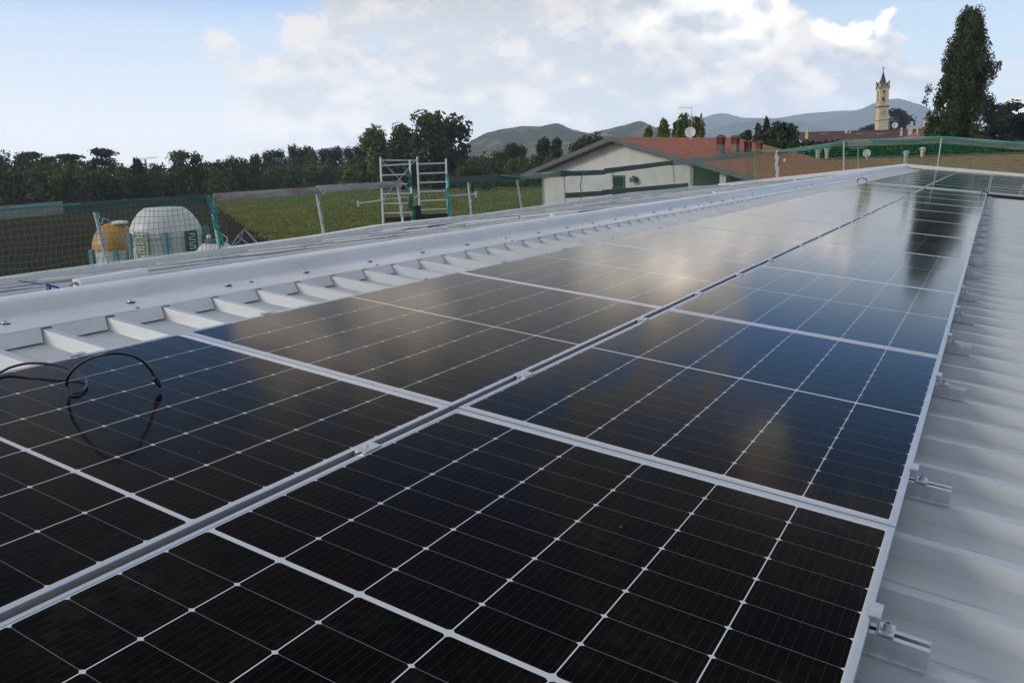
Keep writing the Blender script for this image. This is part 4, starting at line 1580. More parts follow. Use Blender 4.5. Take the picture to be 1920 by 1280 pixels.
# ------------------------------------------------------------------ tanks below the eave
def tank(cx, top_y, r_px, depth, prof, label, m, name='storage_tank'):
    tip = at(cx, top_y, depth)
    s = depth / FOC
    root = thing(name, label, 'tank', (tip.x, tip.y, G))
    return root, tip, s
DT = 26.0
root, tip, s = tank(306, 388, 64, DT, None, 'large white domed fibreglass tank behind the net', None)
R_ = 64 * s
H_ = tip.z - G
dome = [(R_ * .995, H_ - 46 * s), (R_ * .97, H_ - 38 * s), (R_ * .89, H_ - 26 * s), (R_ * .76, H_ - 14 * s), (R_ * .62, H_ - 5 * s), (R_ * .52, H_ - 1.2 * s), (R_ * .3, H_ - .3 * s), (.02, H_)]
b = MB()
b.lathe([(R_ * .95, 0), (R_ * .97, H_ - 56 * s), (R_ * 1.0, H_ - 54 * s), (R_ * 1.0, H_ - 46 * s)] + dome, (0, 0, 0), 40)
b.build('shell', M['fibreglass'], root)
to_cam = Vector((CAM.x - tip.x, CAM.y - tip.y, 0)).normalized()
side = Vector((-to_cam.y, to_cam.x, 0))
if side.dot(RIGHT) < 0:
    side = -side
def on_shell(px, py):
    off = (px - 306) * s
    d_ = math.sqrt(max(0, R_ * R_ - off * off))
    lat = side
    p = lat * off + to_cam * (d_ + .02)
    return Vector((p.x, p.y, at(px, py, DT - R_ * .9).z - G)), (lat * off + to_cam * d_).normalized()
for px, lab, mm in ((263, 'faded green plate on the left of the tank', 'sign_faded'), (348, 'dark green plate with a white zigzag mark', 'sign_green')):
    p, nrm = on_shell(px, 456)
    b = MB()
    t_ = Vector((-nrm.y, nrm.x, 0))
    hw, hh = .24, .34
    b.bar(p - Vector((0, 0, hh)), p + Vector((0, 0, hh)), hw * 2, .025, up=tuple(nrm))
    sg = b.build('sign_plate', M[mm], root, label=lab)
    z_ = MB()
    pts = []
    for k in range(6):
        for e in (-1, 1):
            ee = e if k % 2 == 0 else -e
            pts.append(p + nrm * .028 + t_ * (.11 * ee) + Vector((0, 0, -.23 + k * .092 + (.012 if e > 0 else 0))))
    z_.tube(pts, .017, 6)
    zo = z_.build('zigzag_mark', M['white' if mm == 'sign_green' else 'fibreglass'], sg)
for px, yb_, w_ in ((243, 438, .10), (303, 437, .12), (376, 430, .12)):
    off = (px - 306) * s
    lat = side
    d_ = math.sqrt(max(0, (R_ + .1) ** 2 - min(off * off, (R_ + .1) ** 2)))
    p = lat * off + to_cam * (d_ + .06)
    zt = at(px, yb_, DT - R_).z - G
    b = MB()
    b.box((p.x, p.y, zt / 2), (w_, w_, zt), Matrix.Rotation(0.5, 3, 'Z'))
    b.box((p.x, p.y, zt - .25), (w_ * 2.0, .04, .45), Matrix.Rotation(0.5, 3, 'Z'))
    b.build('support_leg', M['blue_steel'], root)
# orange-domed tank
DT2 = 29.0
root, tip, s = tank(212, 418, 42, DT2, None, 'white tank with a round orange dome behind the net', None)
R_ = 41 * s
H_ = tip.z - G
b = MB()
b.lathe([(R_ * .97, 0), (R_ * 1.0, H_ - 46 * s)], (0, 0, 0), 36)
b.build('shell', M['fibreglass'], root)
b = MB()
b.lathe([(R_ * 1.02, H_ - 49 * s), (R_ * 1.02, H_ - 45 * s), (R_ * .97, H_ - 35 * s), (R_ * .84, H_ - 20 * s), (R_ * .64, H_ - 9 * s), (R_ * .38, H_ - 2 * s), (R_ * .2, H_)], (0, 0, 0), 36)
b.build('dome', M['fibre_orange'], root)
b = MB()
b.lathe([(R_ * .34, H_ - 2 * s), (R_ * .36, H_ + 1 * s), (R_ * .3, H_ + 3 * s), (R_ * .05, H_ + 4.5 * s)], (.25, 0.1, 0), 20)
b.build('hatch_lid', M['white'], root)
b = MB()
b.bar((-.35, -.2, H_ - 2 * s), (-.30, -.15, H_ + 10 * s), .04, .04, up=(1, 0, 0))
b.bar((-.30, -.15, H_ + 10 * s), (-.05, 0, H_ + 2 * s), .04, .04, up=(1, 0, 0))
b.build('hatch_bracket', M['blue_steel'], root)
for off in (-.98, .0, .55):
    lat = side
    d_ = math.sqrt(max(0, 1.1 - off * off)) * R_
    p = lat * off * R_ * 1.04 + to_cam * (d_ + .02)
    zt = H_ - (46 if off < 0 else 50) * s
    b = MB()
    b.box((p.x, p.y, zt / 2), (.13, .13, zt), Matrix.Rotation(0.5, 3, 'Z'))
    b.build('support_leg', M['blue_steel'], root)
# small domed tank in front right
DT3 = 22.0
root, tip, s = tank(402, 455, 34, DT3, None, 'small pale domed tank with a green lid, right of the large tank', None)
R_ = 38 * s
H_ = tip.z - G
b = MB()
b.lathe([(R_, 0), (R_, H_ - 30 * s), (R_ * .9, H_ - 14 * s), (R_ * .65, H_ - 3 * s), (R_ * .45, H_)], (0, 0, 0), 32)
b.build('shell', M['fibreglass'], root)
b = MB()
b.lathe([(R_ * .46, H_), (R_ * .48, H_ + 2 * s), (R_ * .44, H_ + 6 * s), (R_ * .1, H_ + 7 * s)], (0, 0, 0), 24)
b.build('lid', M['green_frame'], root)
b = MB()
b.lathe([(.05, H_ + 7 * s), (.07, H_ + 11 * s), (.03, H_ + 15 * s)], (-.2, 0, 0), 10)
b.build('valve', M['white'], root)
# grey frame leaning by the small tank
fm = MB()
cc = [at(x, y, 24) for x, y in ((432, 464), (446, 443), (458, 430), (466, 438), (484, 458))]
fm.tube(cc, .024, 6)
fm.tube([at(446, 443, 24), at(466, 458, 24)], .02, 6)
fm.tube([at(436, 462, 24), at(450, 452, 24.3), at(458, 430, 24)], .02, 6)
for x in (434, 484):
    p = at(x, 460, 24)
    fm.tube([p, Vector((p.x, p.y, G))], .035, 6)
tag(fm.build('tube_trestle', M['blue_steel']), 'grey tubular metal frame standing right of the small tank', 'frame')
# shrub left of the tanks
tree('evergreen_bush', 'bush', 158, 486, 44, 24, M['leaf_dark'], 'dark bush low to the left of the orange-domed tank', n=900, leaf=.06, seed=4)

# ------------------------------------------------------------------ houses beyond
def uv_roof(mb, name, mat_, parent, u_dir, v_dir, label=None):
    """Build with a UV map in metres: u along the eave, v down the slope."""
    o = mb.build(name, mat_, parent, world=True, label=label)
    me = o.data
    uvl = me.uv_layers.new(name='UVMap')
    u_dir, v_dir = Vector(u_dir).normalized(), Vector(v_dir).normalized()
    for poly in me.polygons:
        for li in poly.loop_indices:
            co = me.vertices[me.loops[li].vertex_index].co
            uvl.data[li].uv = (co.dot(u_dir), co.dot(v_dir))
    return o


def slab(mb, quad, th=.12):
    quad = [Vector(p) for p in quad]
    n = (quad[1] - quad[0]).cross(quad[3] - quad[0]).normalized()
    if n.z < 0:
        n = -n
    mb.prism(quad, -n * th)


# house A: rendered gable end with a long red roof behind it
dL, dA, dR = 69.0, 62.0, 52.0
eL, eA, eR = at(984, 325, dL), at(1146, 257, dA), at(1458, 346, dR)
g_dir = Vector((eR.x - eL.x, eR.y - eL.y, 0)).normalized()
back = Vector((-g_dir.y, g_dir.x, 0))
if back.dot(Vector((1, 0, 0))) < 0:
    back = -back
hs = thing('gabled_house', 'pale rendered house with a red tiled gable roof beyond the net', 'house', (eA.x, eA.y, G))
# put the three gable points in one vertical plane through eL and eR
def in_plane(px, py, off=0.0):
    d = ray(px, py)
    k = ((eL - CAM + back * off).dot(back)) / d.dot(back)
    return CAM + d * k
apex = in_plane(1146, 257)
RL = 17.0
b = MB()
slab(b, [apex, eR, eR + back * RL, apex + back * RL], .16)
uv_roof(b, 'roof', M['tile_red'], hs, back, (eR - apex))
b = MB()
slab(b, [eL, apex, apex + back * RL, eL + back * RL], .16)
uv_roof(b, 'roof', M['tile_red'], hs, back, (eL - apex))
b = MB()
for a_, c_ in ((eL, apex), (apex, eR)):
    b.bar(a_ - back * .06 - Vector((0, 0, .12)), c_ - back * .06 - Vector((0, 0, .12)), .10, .34)
b.prism([eL - Vector((0, 0, .30)), eL - Vector((0, 0, .17)), apex - Vector((0, 0, .17)), apex - Vector((0, 0, .30))], back * .95)
b.bar(eR - Vector((0, 0, .14)), eR + back * RL - Vector((0, 0, .14)), .16, .18)
b.build('fascia', M['eave'], hs, world=True)
wi = back * .9                                # wall plane set back under the overhang
cL, cR = in_plane(1016, 340, .9), in_plane(1300, 330, .9)
def under(p):
    """Height of the roof underside above plan point p."""
    t_ = (Vector((p.x, p.y, 0)) - Vector((apex.x, apex.y, 0))).dot(g_dir)
    tr = (eR - apex).dot(g_dir)
    tl = (eL - apex).dot(g_dir)
    return apex.z + (eR.z - apex.z) * t_ / tr - .2 if t_ > 0 else apex.z + (eL.z - apex.z) * t_ / tl - .2
apw = apex + wi
b = MB()
gp = lambda p, z: Vector((p.x, p.y, z))
b.prism([gp(cL, G), gp(cR, G), gp(cR, under(cR)), gp(apw, apex.z - .2), gp(cL, under(cL))], back * .3)
b.prism([gp(cL, G), gp(cL, under(cL)), gp(cL, under(cL)) + g_dir * .3, gp(cL, G) + g_dir * .3], back * (RL - 2))
# porch return wall and rear wall of the porch
b.prism([gp(cR, G), gp(cR, under(cR)), gp(cR, under(cR)) - g_dir * .3, gp(cR, G) - g_dir * .3], back * (RL - 2))
pe = eR - g_dir * 1.0
# slim porch pillar
pp_ = in_plane(1358, 348, .9)
b.bar(gp(pp_, G), gp(pp_, under(pp_)), .5, .4, up=tuple(back))
b.build('wall', M['stucco'], hs, world=True)
b = MB()
q = gp(cR, 0) + back * 3.2 + g_dir * .05
b.prism([gp(q, G), gp(q + g_dir * 7, G), gp(q + g_dir * 7, under(q + g_dir * 7) - .05), gp(q, under(q) - .05)], back * .2)
b.build('porch_wall', M['trim_grey'], hs, world=True)
def wall_rect(px0, py0, px1, py1, off):
    a_, c_ = in_plane(px0, py0, off), in_plane(px1, py1, off)
    return a_, c_
a_, c_ = wall_rect(1148, 329, 1172, 366, .9)
w0 = MB()
zt, zb = a_.z, c_.z
for z0, z1, p0, p1 in ((zt, zb, a_, a_ + g_dir * .10), (zt, zb, gp(c_, 0) - g_dir * .10, c_)):
    w0.prism([gp(p0, z1), gp(p1, z1), gp(p1, z0), gp(p0, z0)], -back * .08)
w0.prism([gp(a_, zt - .12), gp(c_, zt - .12), gp(c_, zt), gp(a_, zt)], -back * .078)
zm = (zt + zb) / 2 - .1
w0.prism([gp(a_, zm - .06), gp(c_, zm - .06), gp(c_, zm), gp(a_, zm)], -back * .078)
win = w0.build('window', M['green_frame'], hs, world=True)
w1 = MB()
w1.prism([gp(a_, zb) - Vector(hs.location) + g_dir * .02, gp(c_, zb) - Vector(hs.location) - g_dir * .02, gp(c_, zt) - Vector(hs.location) - g_dir * .02, gp(a_, zt) - Vector(hs.location) + g_dir * .02], -back * .03)
w1.build('pane', M['dark_glass'], win)
lp = in_plane(1192, 337, .9) - back * .25
b = MB()
b.box(lp, (.45, .45, .34), Matrix.Rotation(math.atan2(g_dir.y, g_dir.x), 3, 'Z'))
b.box(lp + Vector((0, 0, .22)), (.2, .2, .14))
b.build('wall_lamp', M['green_frame'], hs, world=True)
# chimneys on the red roof
def roof_z(p):
    t_ = (Vector((p.x, p.y, 0)) - Vector((apex.x, apex.y, 0))).dot(g_dir)
    tr = (eR - apex).dot(g_dir)
    return apex.z + (eR.z - apex.z) * t_ / tr
def on_slope(px, py):
    """Sight line met with the front roof slope of the red house."""
    n = (eR - apex).cross(back).normalized()
    d = ray(px, py)
    return CAM + d * ((apex - CAM).dot(n) / d.dot(n))
for k, (px, yt, yb, wpx) in enumerate(((1351, 253, 286, 20), (1378, 254, 284, 20), (1402, 263, 287, 17), (1423, 264, 286, 16))):
    base = on_slope(px, yb)
    dep = (base - CAM).dot(FWD)
    w_ = wpx * dep / FOC * .66
    ztop = at(px, yt, dep).z
    Hc = ztop - base.z
    Mz = Matrix.Rotation(math.atan2(g_dir.y, g_dir.x), 3, 'Z')
    ch = MB()
    ch.box((base.x, base.y, base.z + Hc * .15), (w_ * .9, w_ * .8, Hc * .62), Mz)
    co = ch.build('chimney', M['trim_grey'] if k < 2 else M['brick'], hs, world=True)
    kk = MB()
    for sx in (-1, 1):
        for sy in (-1, 1):
            kk.box(Vector((base.x, base.y, base.z + Hc * .62)) + Mz @ Vector((sx * w_ * .36, sy * w_ * .3, 0)), (w_ * .24, w_ * .2, Hc * .36), Mz)
    kk.box((base.x, base.y, base.z + Hc * .62), (w_ * .3, w_ * .74, Hc * .36), Mz)
    top = Vector((base.x, base.y, base.z + Hc * .80))
    ax, ay = Mz @ Vector((w_ * .62, 0, 0)), Mz @ Vector((0, w_ * .55, 0))
    kk.prism([top - ax - ay, top + ax - ay, top + ax - ay + Vector((0, 0, .04)), top - ay + Vector((0, 0, Hc * .2)), top - ax - ay + Vector((0, 0, .04))], ay * 2)
    kk.v = [p - Vector(hs.location) for p in kk.v]
    kk.build('chimney_cap', M['brick'], co)

# satellite dishes, aerials
def dish(px, py, rpx, depth, foot_py, label, aim=None):
    c = at(px, py, depth)
    r_ = rpx * depth / FOC
    aim = (aim or (CAM - c)).normalized()
    root = thing('satellite_dish', label, 'satellite dish', tuple(at(px, foot_py, depth)))
    b = MB()
    b.lathe([(.001, -.16 * r_), (r_ * .4, -.13 * r_), (r_ * .75, -.06 * r_), (r_, .03 * r_), (r_ * .985, .05 * r_), (r_ * .72, -.03 * r_), (r_ * .38, -.10 * r_), (.001, -.13 * r_)], c, 28, axis=aim, cap=False)
    b.build('reflector', M['dish'], root, world=True)
    b = MB()
    b.tube([at(px, foot_py, depth), c - aim * .15 * r_ - Vector((0, 0, .2 * r_)), c - aim * .15 * r_], .035 * max(1, r_), 8)
    b.tube([c - Vector((0, 0, r_ * .9)), c + aim * r_ * .9 - Vector((0, 0, r_ * .35))], .02 * max(1, r_), 6)
    b.lathe([(.06 * r_, 0), (.08 * r_, .16 * r_)], c + aim * r_ * .85 - Vector((0, 0, r_ * .33)), 8, axis=aim)
    b.build('mount_arm', M['galv'], root, world=True)
    return root
dish(1294, 248, 10, 61, 262, 'large white satellite dish on the red roof ridge', Vector((.25, -1, .25)))
dish(1625, 287, 7, 70, 300, 'white satellite dish seen through the far net')
dish(1678, 235, 5.5, 150, 246, 'small white satellite dish on the old roof right of the bell tower')


def aerial(px, top, bot, depth, arms, label, r_=.018):
    b = MB()
    b.tube([at(px, bot, depth), at(px, top, depth)], r_, 6)
    for y, x0, x1, nel in arms:
        b.tube([at(x0, y, depth), at(x1, y - 1, depth)], r_ * .7, 5)
        for k in range(nel):
            q = at(x0 + (x1 - x0) * k / max(1, nel - 1), y - 1, depth)
            b.tube([q - FWD * .35, q + FWD * .35], r_ * .4, 4)
    return tag(b.build('tv_aerial', M['galv']), label, 'aerial')
aerial(1297, 200, 262, 62, [(203, 1271, 1297, 7), (216, 1283, 1300, 4)], 'tall TV aerial behind the large roof dish')
aerial(1381, 217, 254, 100, [(228, 1378, 1384, 2), (232, 1378, 1384, 2)], 'thin radio mast above the roof chimneys')
aerial(1609, 276, 314, 66, [(278, 1593, 1622, 6)], 'TV aerial seen through the net left of a dish', .025)
aerial(1667, 226, 248, 150, [(227, 1663, 1686, 5)], 'TV aerial at the right foot of the bell tower', .04)

# house B: low brown roof right behind the far net
hB = None
def long_roof(name, label, rp0, rp1, dr0, dr1, slope_deg, width, m, wall_m, drop_back=True):
    A_, B_ = at(*rp0, dr0), at(*rp1, dr1)
    B_.z = A_.z = (A_.z + B_.z) / 2
    d_ = (B_ - A_).normalized()
    f_ = Vector((d_.y, -d_.x, 0))
    if f_.dot(CAM - A_) < 0:
        f_ = -f_
    dn = Vector((0, 0, -width * math.tan(rad(slope_deg))))
    root = thing(name, label, 'house', (A_.x, A_.y, G))
    b = MB()
    slab(b, [A_, B_, B_ + f_ * width + dn, A_ + f_ * width + dn], .15)
    uv_roof(b, 'roof', m, root, d_, f_ * width + dn)
    b = MB()
    slab(b, [A_, B_, B_ - f_ * width + dn, A_ - f_ * width + dn], .15)
    uv_roof(b, 'roof', m, root, d_, -f_ * width + dn)
    b = MB()
    zz_ = A_.z + dn.z + .12
    a0, b0 = A_ + d_ * .5, B_ - d_ * .5
    wI = width - .7
    zw = A_.z - wI * math.tan(rad(slope_deg)) - .18
    for base in (a0, b0 - d_ * .3):
        b.prism([gp(base + f_ * wI, G), gp(base - f_ * wI, G), gp(base - f_ * wI, zw), gp(base, A_.z - .2), gp(base + f_ * wI, zw)], d_ * .3)
    for sgn in (1, -1):
        q0, q1 = a0 + f_ * wI * sgn, b0 + f_ * wI * sgn
        b.prism([gp(q0, G), gp(q1, G), gp(q1, zw), gp(q0, zw)], -f_ * .3 * sgn)
    b.build('wall', wall_m, root, world=True)
    b = MB()
    b.tube([A_ + Vector((0, 0, .02)), B_ + Vector((0, 0, .02))], .12, 8)
    b.build('ridge_tiles', m if False else M['brick'], root, world=True)
    return root, A_, B_, f_, dn, d_
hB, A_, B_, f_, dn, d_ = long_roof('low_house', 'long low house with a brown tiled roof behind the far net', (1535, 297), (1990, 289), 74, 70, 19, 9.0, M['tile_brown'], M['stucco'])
def pipe(px, yt, yb, wpx, depth, label, m, cap=True, name='vent_pipe'):
    b = MB()
    T_, Bt = at(px, yt, depth), at(px, yb, depth)
    r_ = wpx * depth / FOC / 2
    b.lathe([(r_ * .8, 0), (r_ * .8, (T_.z - Bt.z) * .72), (r_ * 1.05, (T_.z - Bt.z) * .74), (r_ * 1.05, T_.z - Bt.z)], (T_.x, T_.y, Bt.z), 12)
    if cap:
        b.lathe([(r_ * 1.5, T_.z - Bt.z), (r_ * 1.5, T_.z - Bt.z + .06), (.02, T_.z - Bt.z + .22)], (T_.x, T_.y, Bt.z), 12)
    return tag(b.build(name, M[m]), label, 'vent')
pipe(1534, 281, 303, 10, 68, 'pale square-shouldered vent on the brown roof, left of the funnel vent', 'galv')
b = MB()
p = at(1550, 296, 69)
r_ = 8 * 69 / FOC
b.lathe([(r_ * .35, -.1), (r_ * .4, .35), (r_ * .75, .8), (r_ * 1.1, 1.05), (r_ * 1.1, 1.12)], p, 14)
tag(b.build('vent_pipe', M['stucco_pale']), 'funnel-shaped pale vent on the brown roof', 'vent')
pipe(1699, 287, 312, 9, 66, 'slim grey vent pipe on the brown roof left of the right post', 'galv')
pipe(1730, 280, 294, 8, 71, 'short pale vent on the brown roof ridge near the right post', 'stucco_pale')
# hedge in front of the old farmhouse, strongly green
hm_ = MB()
rng = random.Random(31)
A1, B1 = at(1410, 300, 84), at(1990, 292, 84)
for _ in range(9000):
    t_ = rng.random()
    p = A1.lerp(B1, t_)
    zt_ = at(1410 + 580 * t_, 266 + 3 * mnoise.noise(Vector((t_ * 40, 0, 0))), 84).z
    p = Vector((p.x + rng.gauss(0, .5), p.y + rng.gauss(0, .5), G + (zt_ - G) * rng.random() ** .55))
    a = Vector((rng.gauss(0, 1), rng.gauss(0, 1), rng.gauss(0, 1))).normalized() * rng.uniform(.15, .4)
    c = a.cross(Vector((rng.gauss(0, 1), rng.gauss(0, 1), rng.gauss(0, 1)))).normalized() * rng.uniform(.12, .3)
    hm_.add([p - a, p + c, p + a, p - c], [(0, 1, 2, 3)])
hm_.add([gp(A1, G), gp(B1, G), gp(B1, B1.z + .6), gp(A1, A1.z + .6)], [(0, 1, 2, 3)])
tag(hm_.build('clipped_hedge', M['hedge']), 'long dark green hedge between the brown roof and the old farmhouse', 'hedge')

# old farmhouse with a long dark tiled roof
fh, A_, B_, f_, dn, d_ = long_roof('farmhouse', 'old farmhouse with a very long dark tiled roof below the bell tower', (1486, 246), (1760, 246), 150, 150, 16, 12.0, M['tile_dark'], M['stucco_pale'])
b = MB()
for px, yt, yb, wpx in ((1513, 247, 262, 6), (1707, 243, 262, 9), (1690, 249, 261, 4)):
    T_, Bt = at(px, yt, 146), at(px, yb, 146)
    w_ = wpx * 146 / FOC
    cm2 = MB()
    cm2.box((T_.x, T_.y, (T_.z + Bt.z) / 2), (w_ * .8, w_ * .8, T_.z - Bt.z))
    cm2.box((T_.x, T_.y, T_.z + .08), (w_ * 1.15, w_ * 1.15, .18))
    cm2.box((T_.x, T_.y, T_.z + .40), (w_ * .6, w_ * .6, .45))
    cm2.prism([(T_.x - w_ * .7, T_.y - w_ * .6, T_.z + .62), (T_.x + w_ * .7, T_.y - w_ * .6, T_.z + .62), (T_.x, T_.y - w_ * .6, T_.z + .98)], (0, w_ * 1.2, 0))
    cm2.build('chimney', M['stucco_pale'], fh, world=True)
for px in (1545, 1612, 1650):
    p = at(px, 251, 145.5)
    lt = MB()
    lt.bar(p - d_ * .55, p + d_ * .55, .5, .06)
    lt.build('roof_light', M['dish'], fh, world=True)
ac = MB()
p = at(1590, 246.5, 149)
Mz = Matrix.Rotation(math.atan2(d_.y, d_.x), 3, 'Z')
ac.box(p, (.95, .4, .70), Mz)
aco = tag(ac.build('air_conditioner', M['white']), 'white air conditioner unit on the old roof ridge', 'air conditioner')
ac = MB()
ac.lathe([(.24, 0), (.24, .03), (.02, .031)], p - Vector((0, .21, 0)), 16, axis=(0, -1, 0))
fan_o = ac.build('fan_grille', M['slate'])
fan_o.parent = aco
# right wing of the farmhouse: redder roof climbing to a cupola
wg, A_, B_, f2, dn2, d2 = long_roof('farm_wing', 'red-tiled farm wing stepping up beside the old farmhouse', (1728, 246), (1815, 236), 140, 128, 18, 8.0, M['tile_brown'], M['stucco_pale'])
pipe(1721, 238, 252, 4, 138, 'thin pale flue on the red farm wing', 'stucco_pale', name='flue')
cu = thing('church_cupola', 'small cream cupola with red roof and cross left of the poplar', 'cupola', tuple(gp(at(1741, 234, 175), G)))
c0 = at(1741, 234, 175)
sD = 175 / FOC
b = MB()
b.lathe([(9 * sD, G - c0.z), (9 * sD, 4 * sD), (8.2 * sD, 4 * sD), (8.2 * sD, 10 * sD)], c0, 8)
b.build('drum', M['stucco_pale'], cu, world=True)
b = MB()
b.lathe([(11 * sD, 10 * sD), (11 * sD, 11 * sD), (5 * sD, 15.5 * sD), (3 * sD, 17 * sD)], c0, 8)
b.build('roof', M['brick'], cu, world=True)
b = MB()
b.lathe([(2.6 * sD, 17 * sD), (2.6 * sD, 22 * sD), (3 * sD, 22.3 * sD), (.1 * sD, 26 * sD)], c0, 8)
b.tube([c0 + Vector((0, 0, 25 * sD)), c0 + Vector((0, 0, 33 * sD))], .5 * sD, 5)
b.bar(c0 + Vector((-1.6 * sD, 0, 30 * sD)), c0 + Vector((1.6 * sD, 0, 30 * sD)), .5 * sD, .5 * sD)
b.build('lantern', M['slate'], cu, world=True)
tn = thing('turret', 'tiny dark pointed turret between the cedar and the cupola', 'turret', tuple(gp(at(1714, 240, 190), G)))
c0 = at(1714, 236, 190)
sD = 190 / FOC
b = MB()
b.lathe([(2.2 * sD, G - c0.z), (2.2 * sD, 0)], c0, 8)
b.build('shaft', M['stucco_pale'], tn, world=True)
b = MB()
b.lathe([(2.6 * sD, 0), (1.6 * sD, 5 * sD), (.2 * sD, 13 * sD)], c0, 8)
b.build('cap', M['slate'], tn, world=True)

# ------------------------------------------------------------------ bell tower
DTW = 290.0
tb = at(1655, 246, DTW)
k_ = DTW / FOC
bt = thing('bell_tower', 'yellow church bell tower with a clock and dark pointed spire', 'tower', (tb.x, tb.y, G), (0, rad(-1.7), 0))
yaw = math.atan2(RIGHT.y, RIGHT.x) + rad(-2.5)
Rz = Matrix.Rotation(yaw, 3, 'Z')
Zp = lambda y: (at(1655, y, DTW).z - G)
S = 17.5 * k_                                 # side of the square shaft
def tbox(c, s, mb):
    mb.box(Rz @ Vector(c), s, Rz)
b = MB()
z_corn, z_bel0, z_bel1, z_eave = Zp(201.5), Zp(196), Zp(171), Zp(167)
tbox((0, 0, Zp(226) / 2), (S, S, Zp(226)), b)
tbox((0, 0, (Zp(226) + z_corn) / 2), (S * .965, S * .965, z_corn - Zp(226)), b)
# belfry: four corner piers, walls below and above the openings
pw = S * .28
tbox((0, 0, (z_corn + z_bel0) / 2), (S * .94, S * .94, z_bel0 - z_corn), b)
for sx in (-1, 1):
    for sy in (-1, 1):
        tbox((sx * (S * .47 - pw / 2), sy * (S * .47 - pw / 2), (z_bel0 + z_eave) / 2), (pw, pw, z_eave - z_bel0), b)
# arched heads
def arch(mb, axis):
    for sgn in (-1, 1):
        hw = S * .47 - pw
        pts_o, N_ = [], 10
        base = z_bel1 - hw * .9
        poly_pts = [(-hw, base)] + [(-hw * math.cos(PI * i / N_), base + hw * .9 * math.sin(PI * i / N_)) for i in range(1, N_)] + [(hw, base), (hw, z_eave), (-hw, z_eave)]
        th = S * .12
        d0 = sgn * (S * .47 - th * (1 if sgn > 0 else 0)) if sgn > 0 else -S * .47
        # quads strip to stay convex
        for i in range(N_):
            a0, a1 = PI * i / N_, PI * (i + 1) / N_
            q = [(-hw * math.cos(a0), base + hw * .9 * math.sin(a0)), (-hw * math.cos(a1), base + hw * .9 * math.sin(a1)), (-hw * math.cos(a1), z_eave), (-hw * math.cos(a0), z_eave)]
            if axis == 'y':
                P4 = [Rz @ Vector((x, d0, z)) for x, z in q]
                off = Rz @ Vector((0, th, 0))
            else:
                P4 = [Rz @ Vector((d0, x, z)) for x, z in q]
                off = Rz @ Vector((th, 0, 0))
            mb.prism(P4, off)
arch(b, 'y')
arch(b, 'x')
b.build('shaft', M['stucco_y'], bt)
b = MB()
tbox((0, 0, Zp(226)), (S * 1.03, S * 1.03, .28), b)
b.build('string_course', M['trim_grey'], bt)
b = MB()
tbox((0, 0, z_corn), (S * 1.06, S * 1.06, .35), b)
tbox((0, 0, z_corn + .275), (S * 1.10, S * 1.10, .22), b)
b.build('cornice', M['trim_grey'], bt)
b = MB()
# gabled head: four little gables with eaves
for axis in (0, 1):
    for sgn in (-1, 1):
        hw = S * .52
        g0, g1 = z_eave, Zp(158)
        q = [(-hw, g0 - .35), (0, g1 - .2), (hw, g0 - .35), (hw, g0 + .15), (0, g1 + .35), (-hw, g0 + .15)]
        for tri in ((0, 1, 4, 5), (1, 2, 3, 4)):
            pts = [q[i] for i in tri]
            if axis == 0:
                P4 = [Rz @ Vector((x, sgn * S * .44, z)) for x, z in pts]
                off = Rz @ Vector((0, sgn * S * .11, 0))
            else:
                P4 = [Rz @ Vector((sgn * S * .44, x, z)) for x, z in pts]
                off = Rz @ Vector((sgn * S * .11, 0, 0))
            b.prism(P4, off)
b.build('gable_trim', M['trim_grey'], bt)
b = MB()
for axis in (0, 1):
    for sgn in (-1, 1):
        hw = S * .47
        pts = [(-hw, z_eave - .2), (hw, z_eave - .2), (0, Zp(159))]
        P3 = [Rz @ (Vector((x, sgn * S * .36, z)) if axis == 0 else Vector((sgn * S * .36, x, z))) for x, z in pts]
        b.prism(P3, Rz @ (Vector((0, sgn * S * .085, 0)) if axis == 0 else Vector((sgn * S * .085, 0, 0))))
for sx in (-1, 1):
    for sy in (-1, 1):
        tbox((sx * S * .46, sy * S * .46, Zp(162)), (S * .13, S * .13, Zp(158) - Zp(166)), b)
b.build('gable_head', M['stucco_y'], bt)
b = MB()
for sx in (-1, 1):
    for sy in (-1, 1):
        c = Rz @ Vector((sx * S * .46, sy * S * .46, 0))
        b.lathe([(S * .085, Zp(158)), (S * .1, Zp(157.5)), (.03, Zp(153))], (c.x, c.y, 0), 6)
b.lathe([(S * .50, Zp(166)), (S * .34, Zp(158)), (S * .22, Zp(150)), (.12, Zp(136.5))], (0, 0, 0), 8)
sm_fix = b.build('spire', M['slate'], bt)
b = MB()
b.tube([(0, 0, Zp(137)), (0, 0, Zp(127))], .10, 6)
b.bar(Rz @ Vector((-.5, 0, Zp(131))), Rz @ Vector((.5, 0, Zp(131))), .14, .14)
b.lathe([(.02, 0), (.2, .15), (.02, .3)], (0, 0, Zp(136.3)), 8)
b.build('cross', M['slate'], bt)
b = MB()
b.lathe([(S * .26, 0), (S * .24, S * .06), (S * .17, S * .25), (S * .12, S * .4), (.03, S * .45)], (0, 0, Zp(190)), 14)
b.build('bell', M['bronze'], bt)
b = MB()
for axis in (0, 1):
    for sgn in (-1, 1):
        hw = S * .47 - pw
        for k in range(3):
            z = z_bel0 + .12 + k * .32
            p0, p1 = (Vector((-hw, sgn * S * .40, z)), Vector((hw, sgn * S * .40, z))) if axis == 0 else (Vector((sgn * S * .40, -hw, z)), Vector((sgn * S * .40, hw, z)))
            b.bar(Rz @ p0, Rz @ p1, .08, .09)
b.build('railing', M['white'], bt)
b = MB()
zc_ = Zp(212)
ny = -(S * .4825)
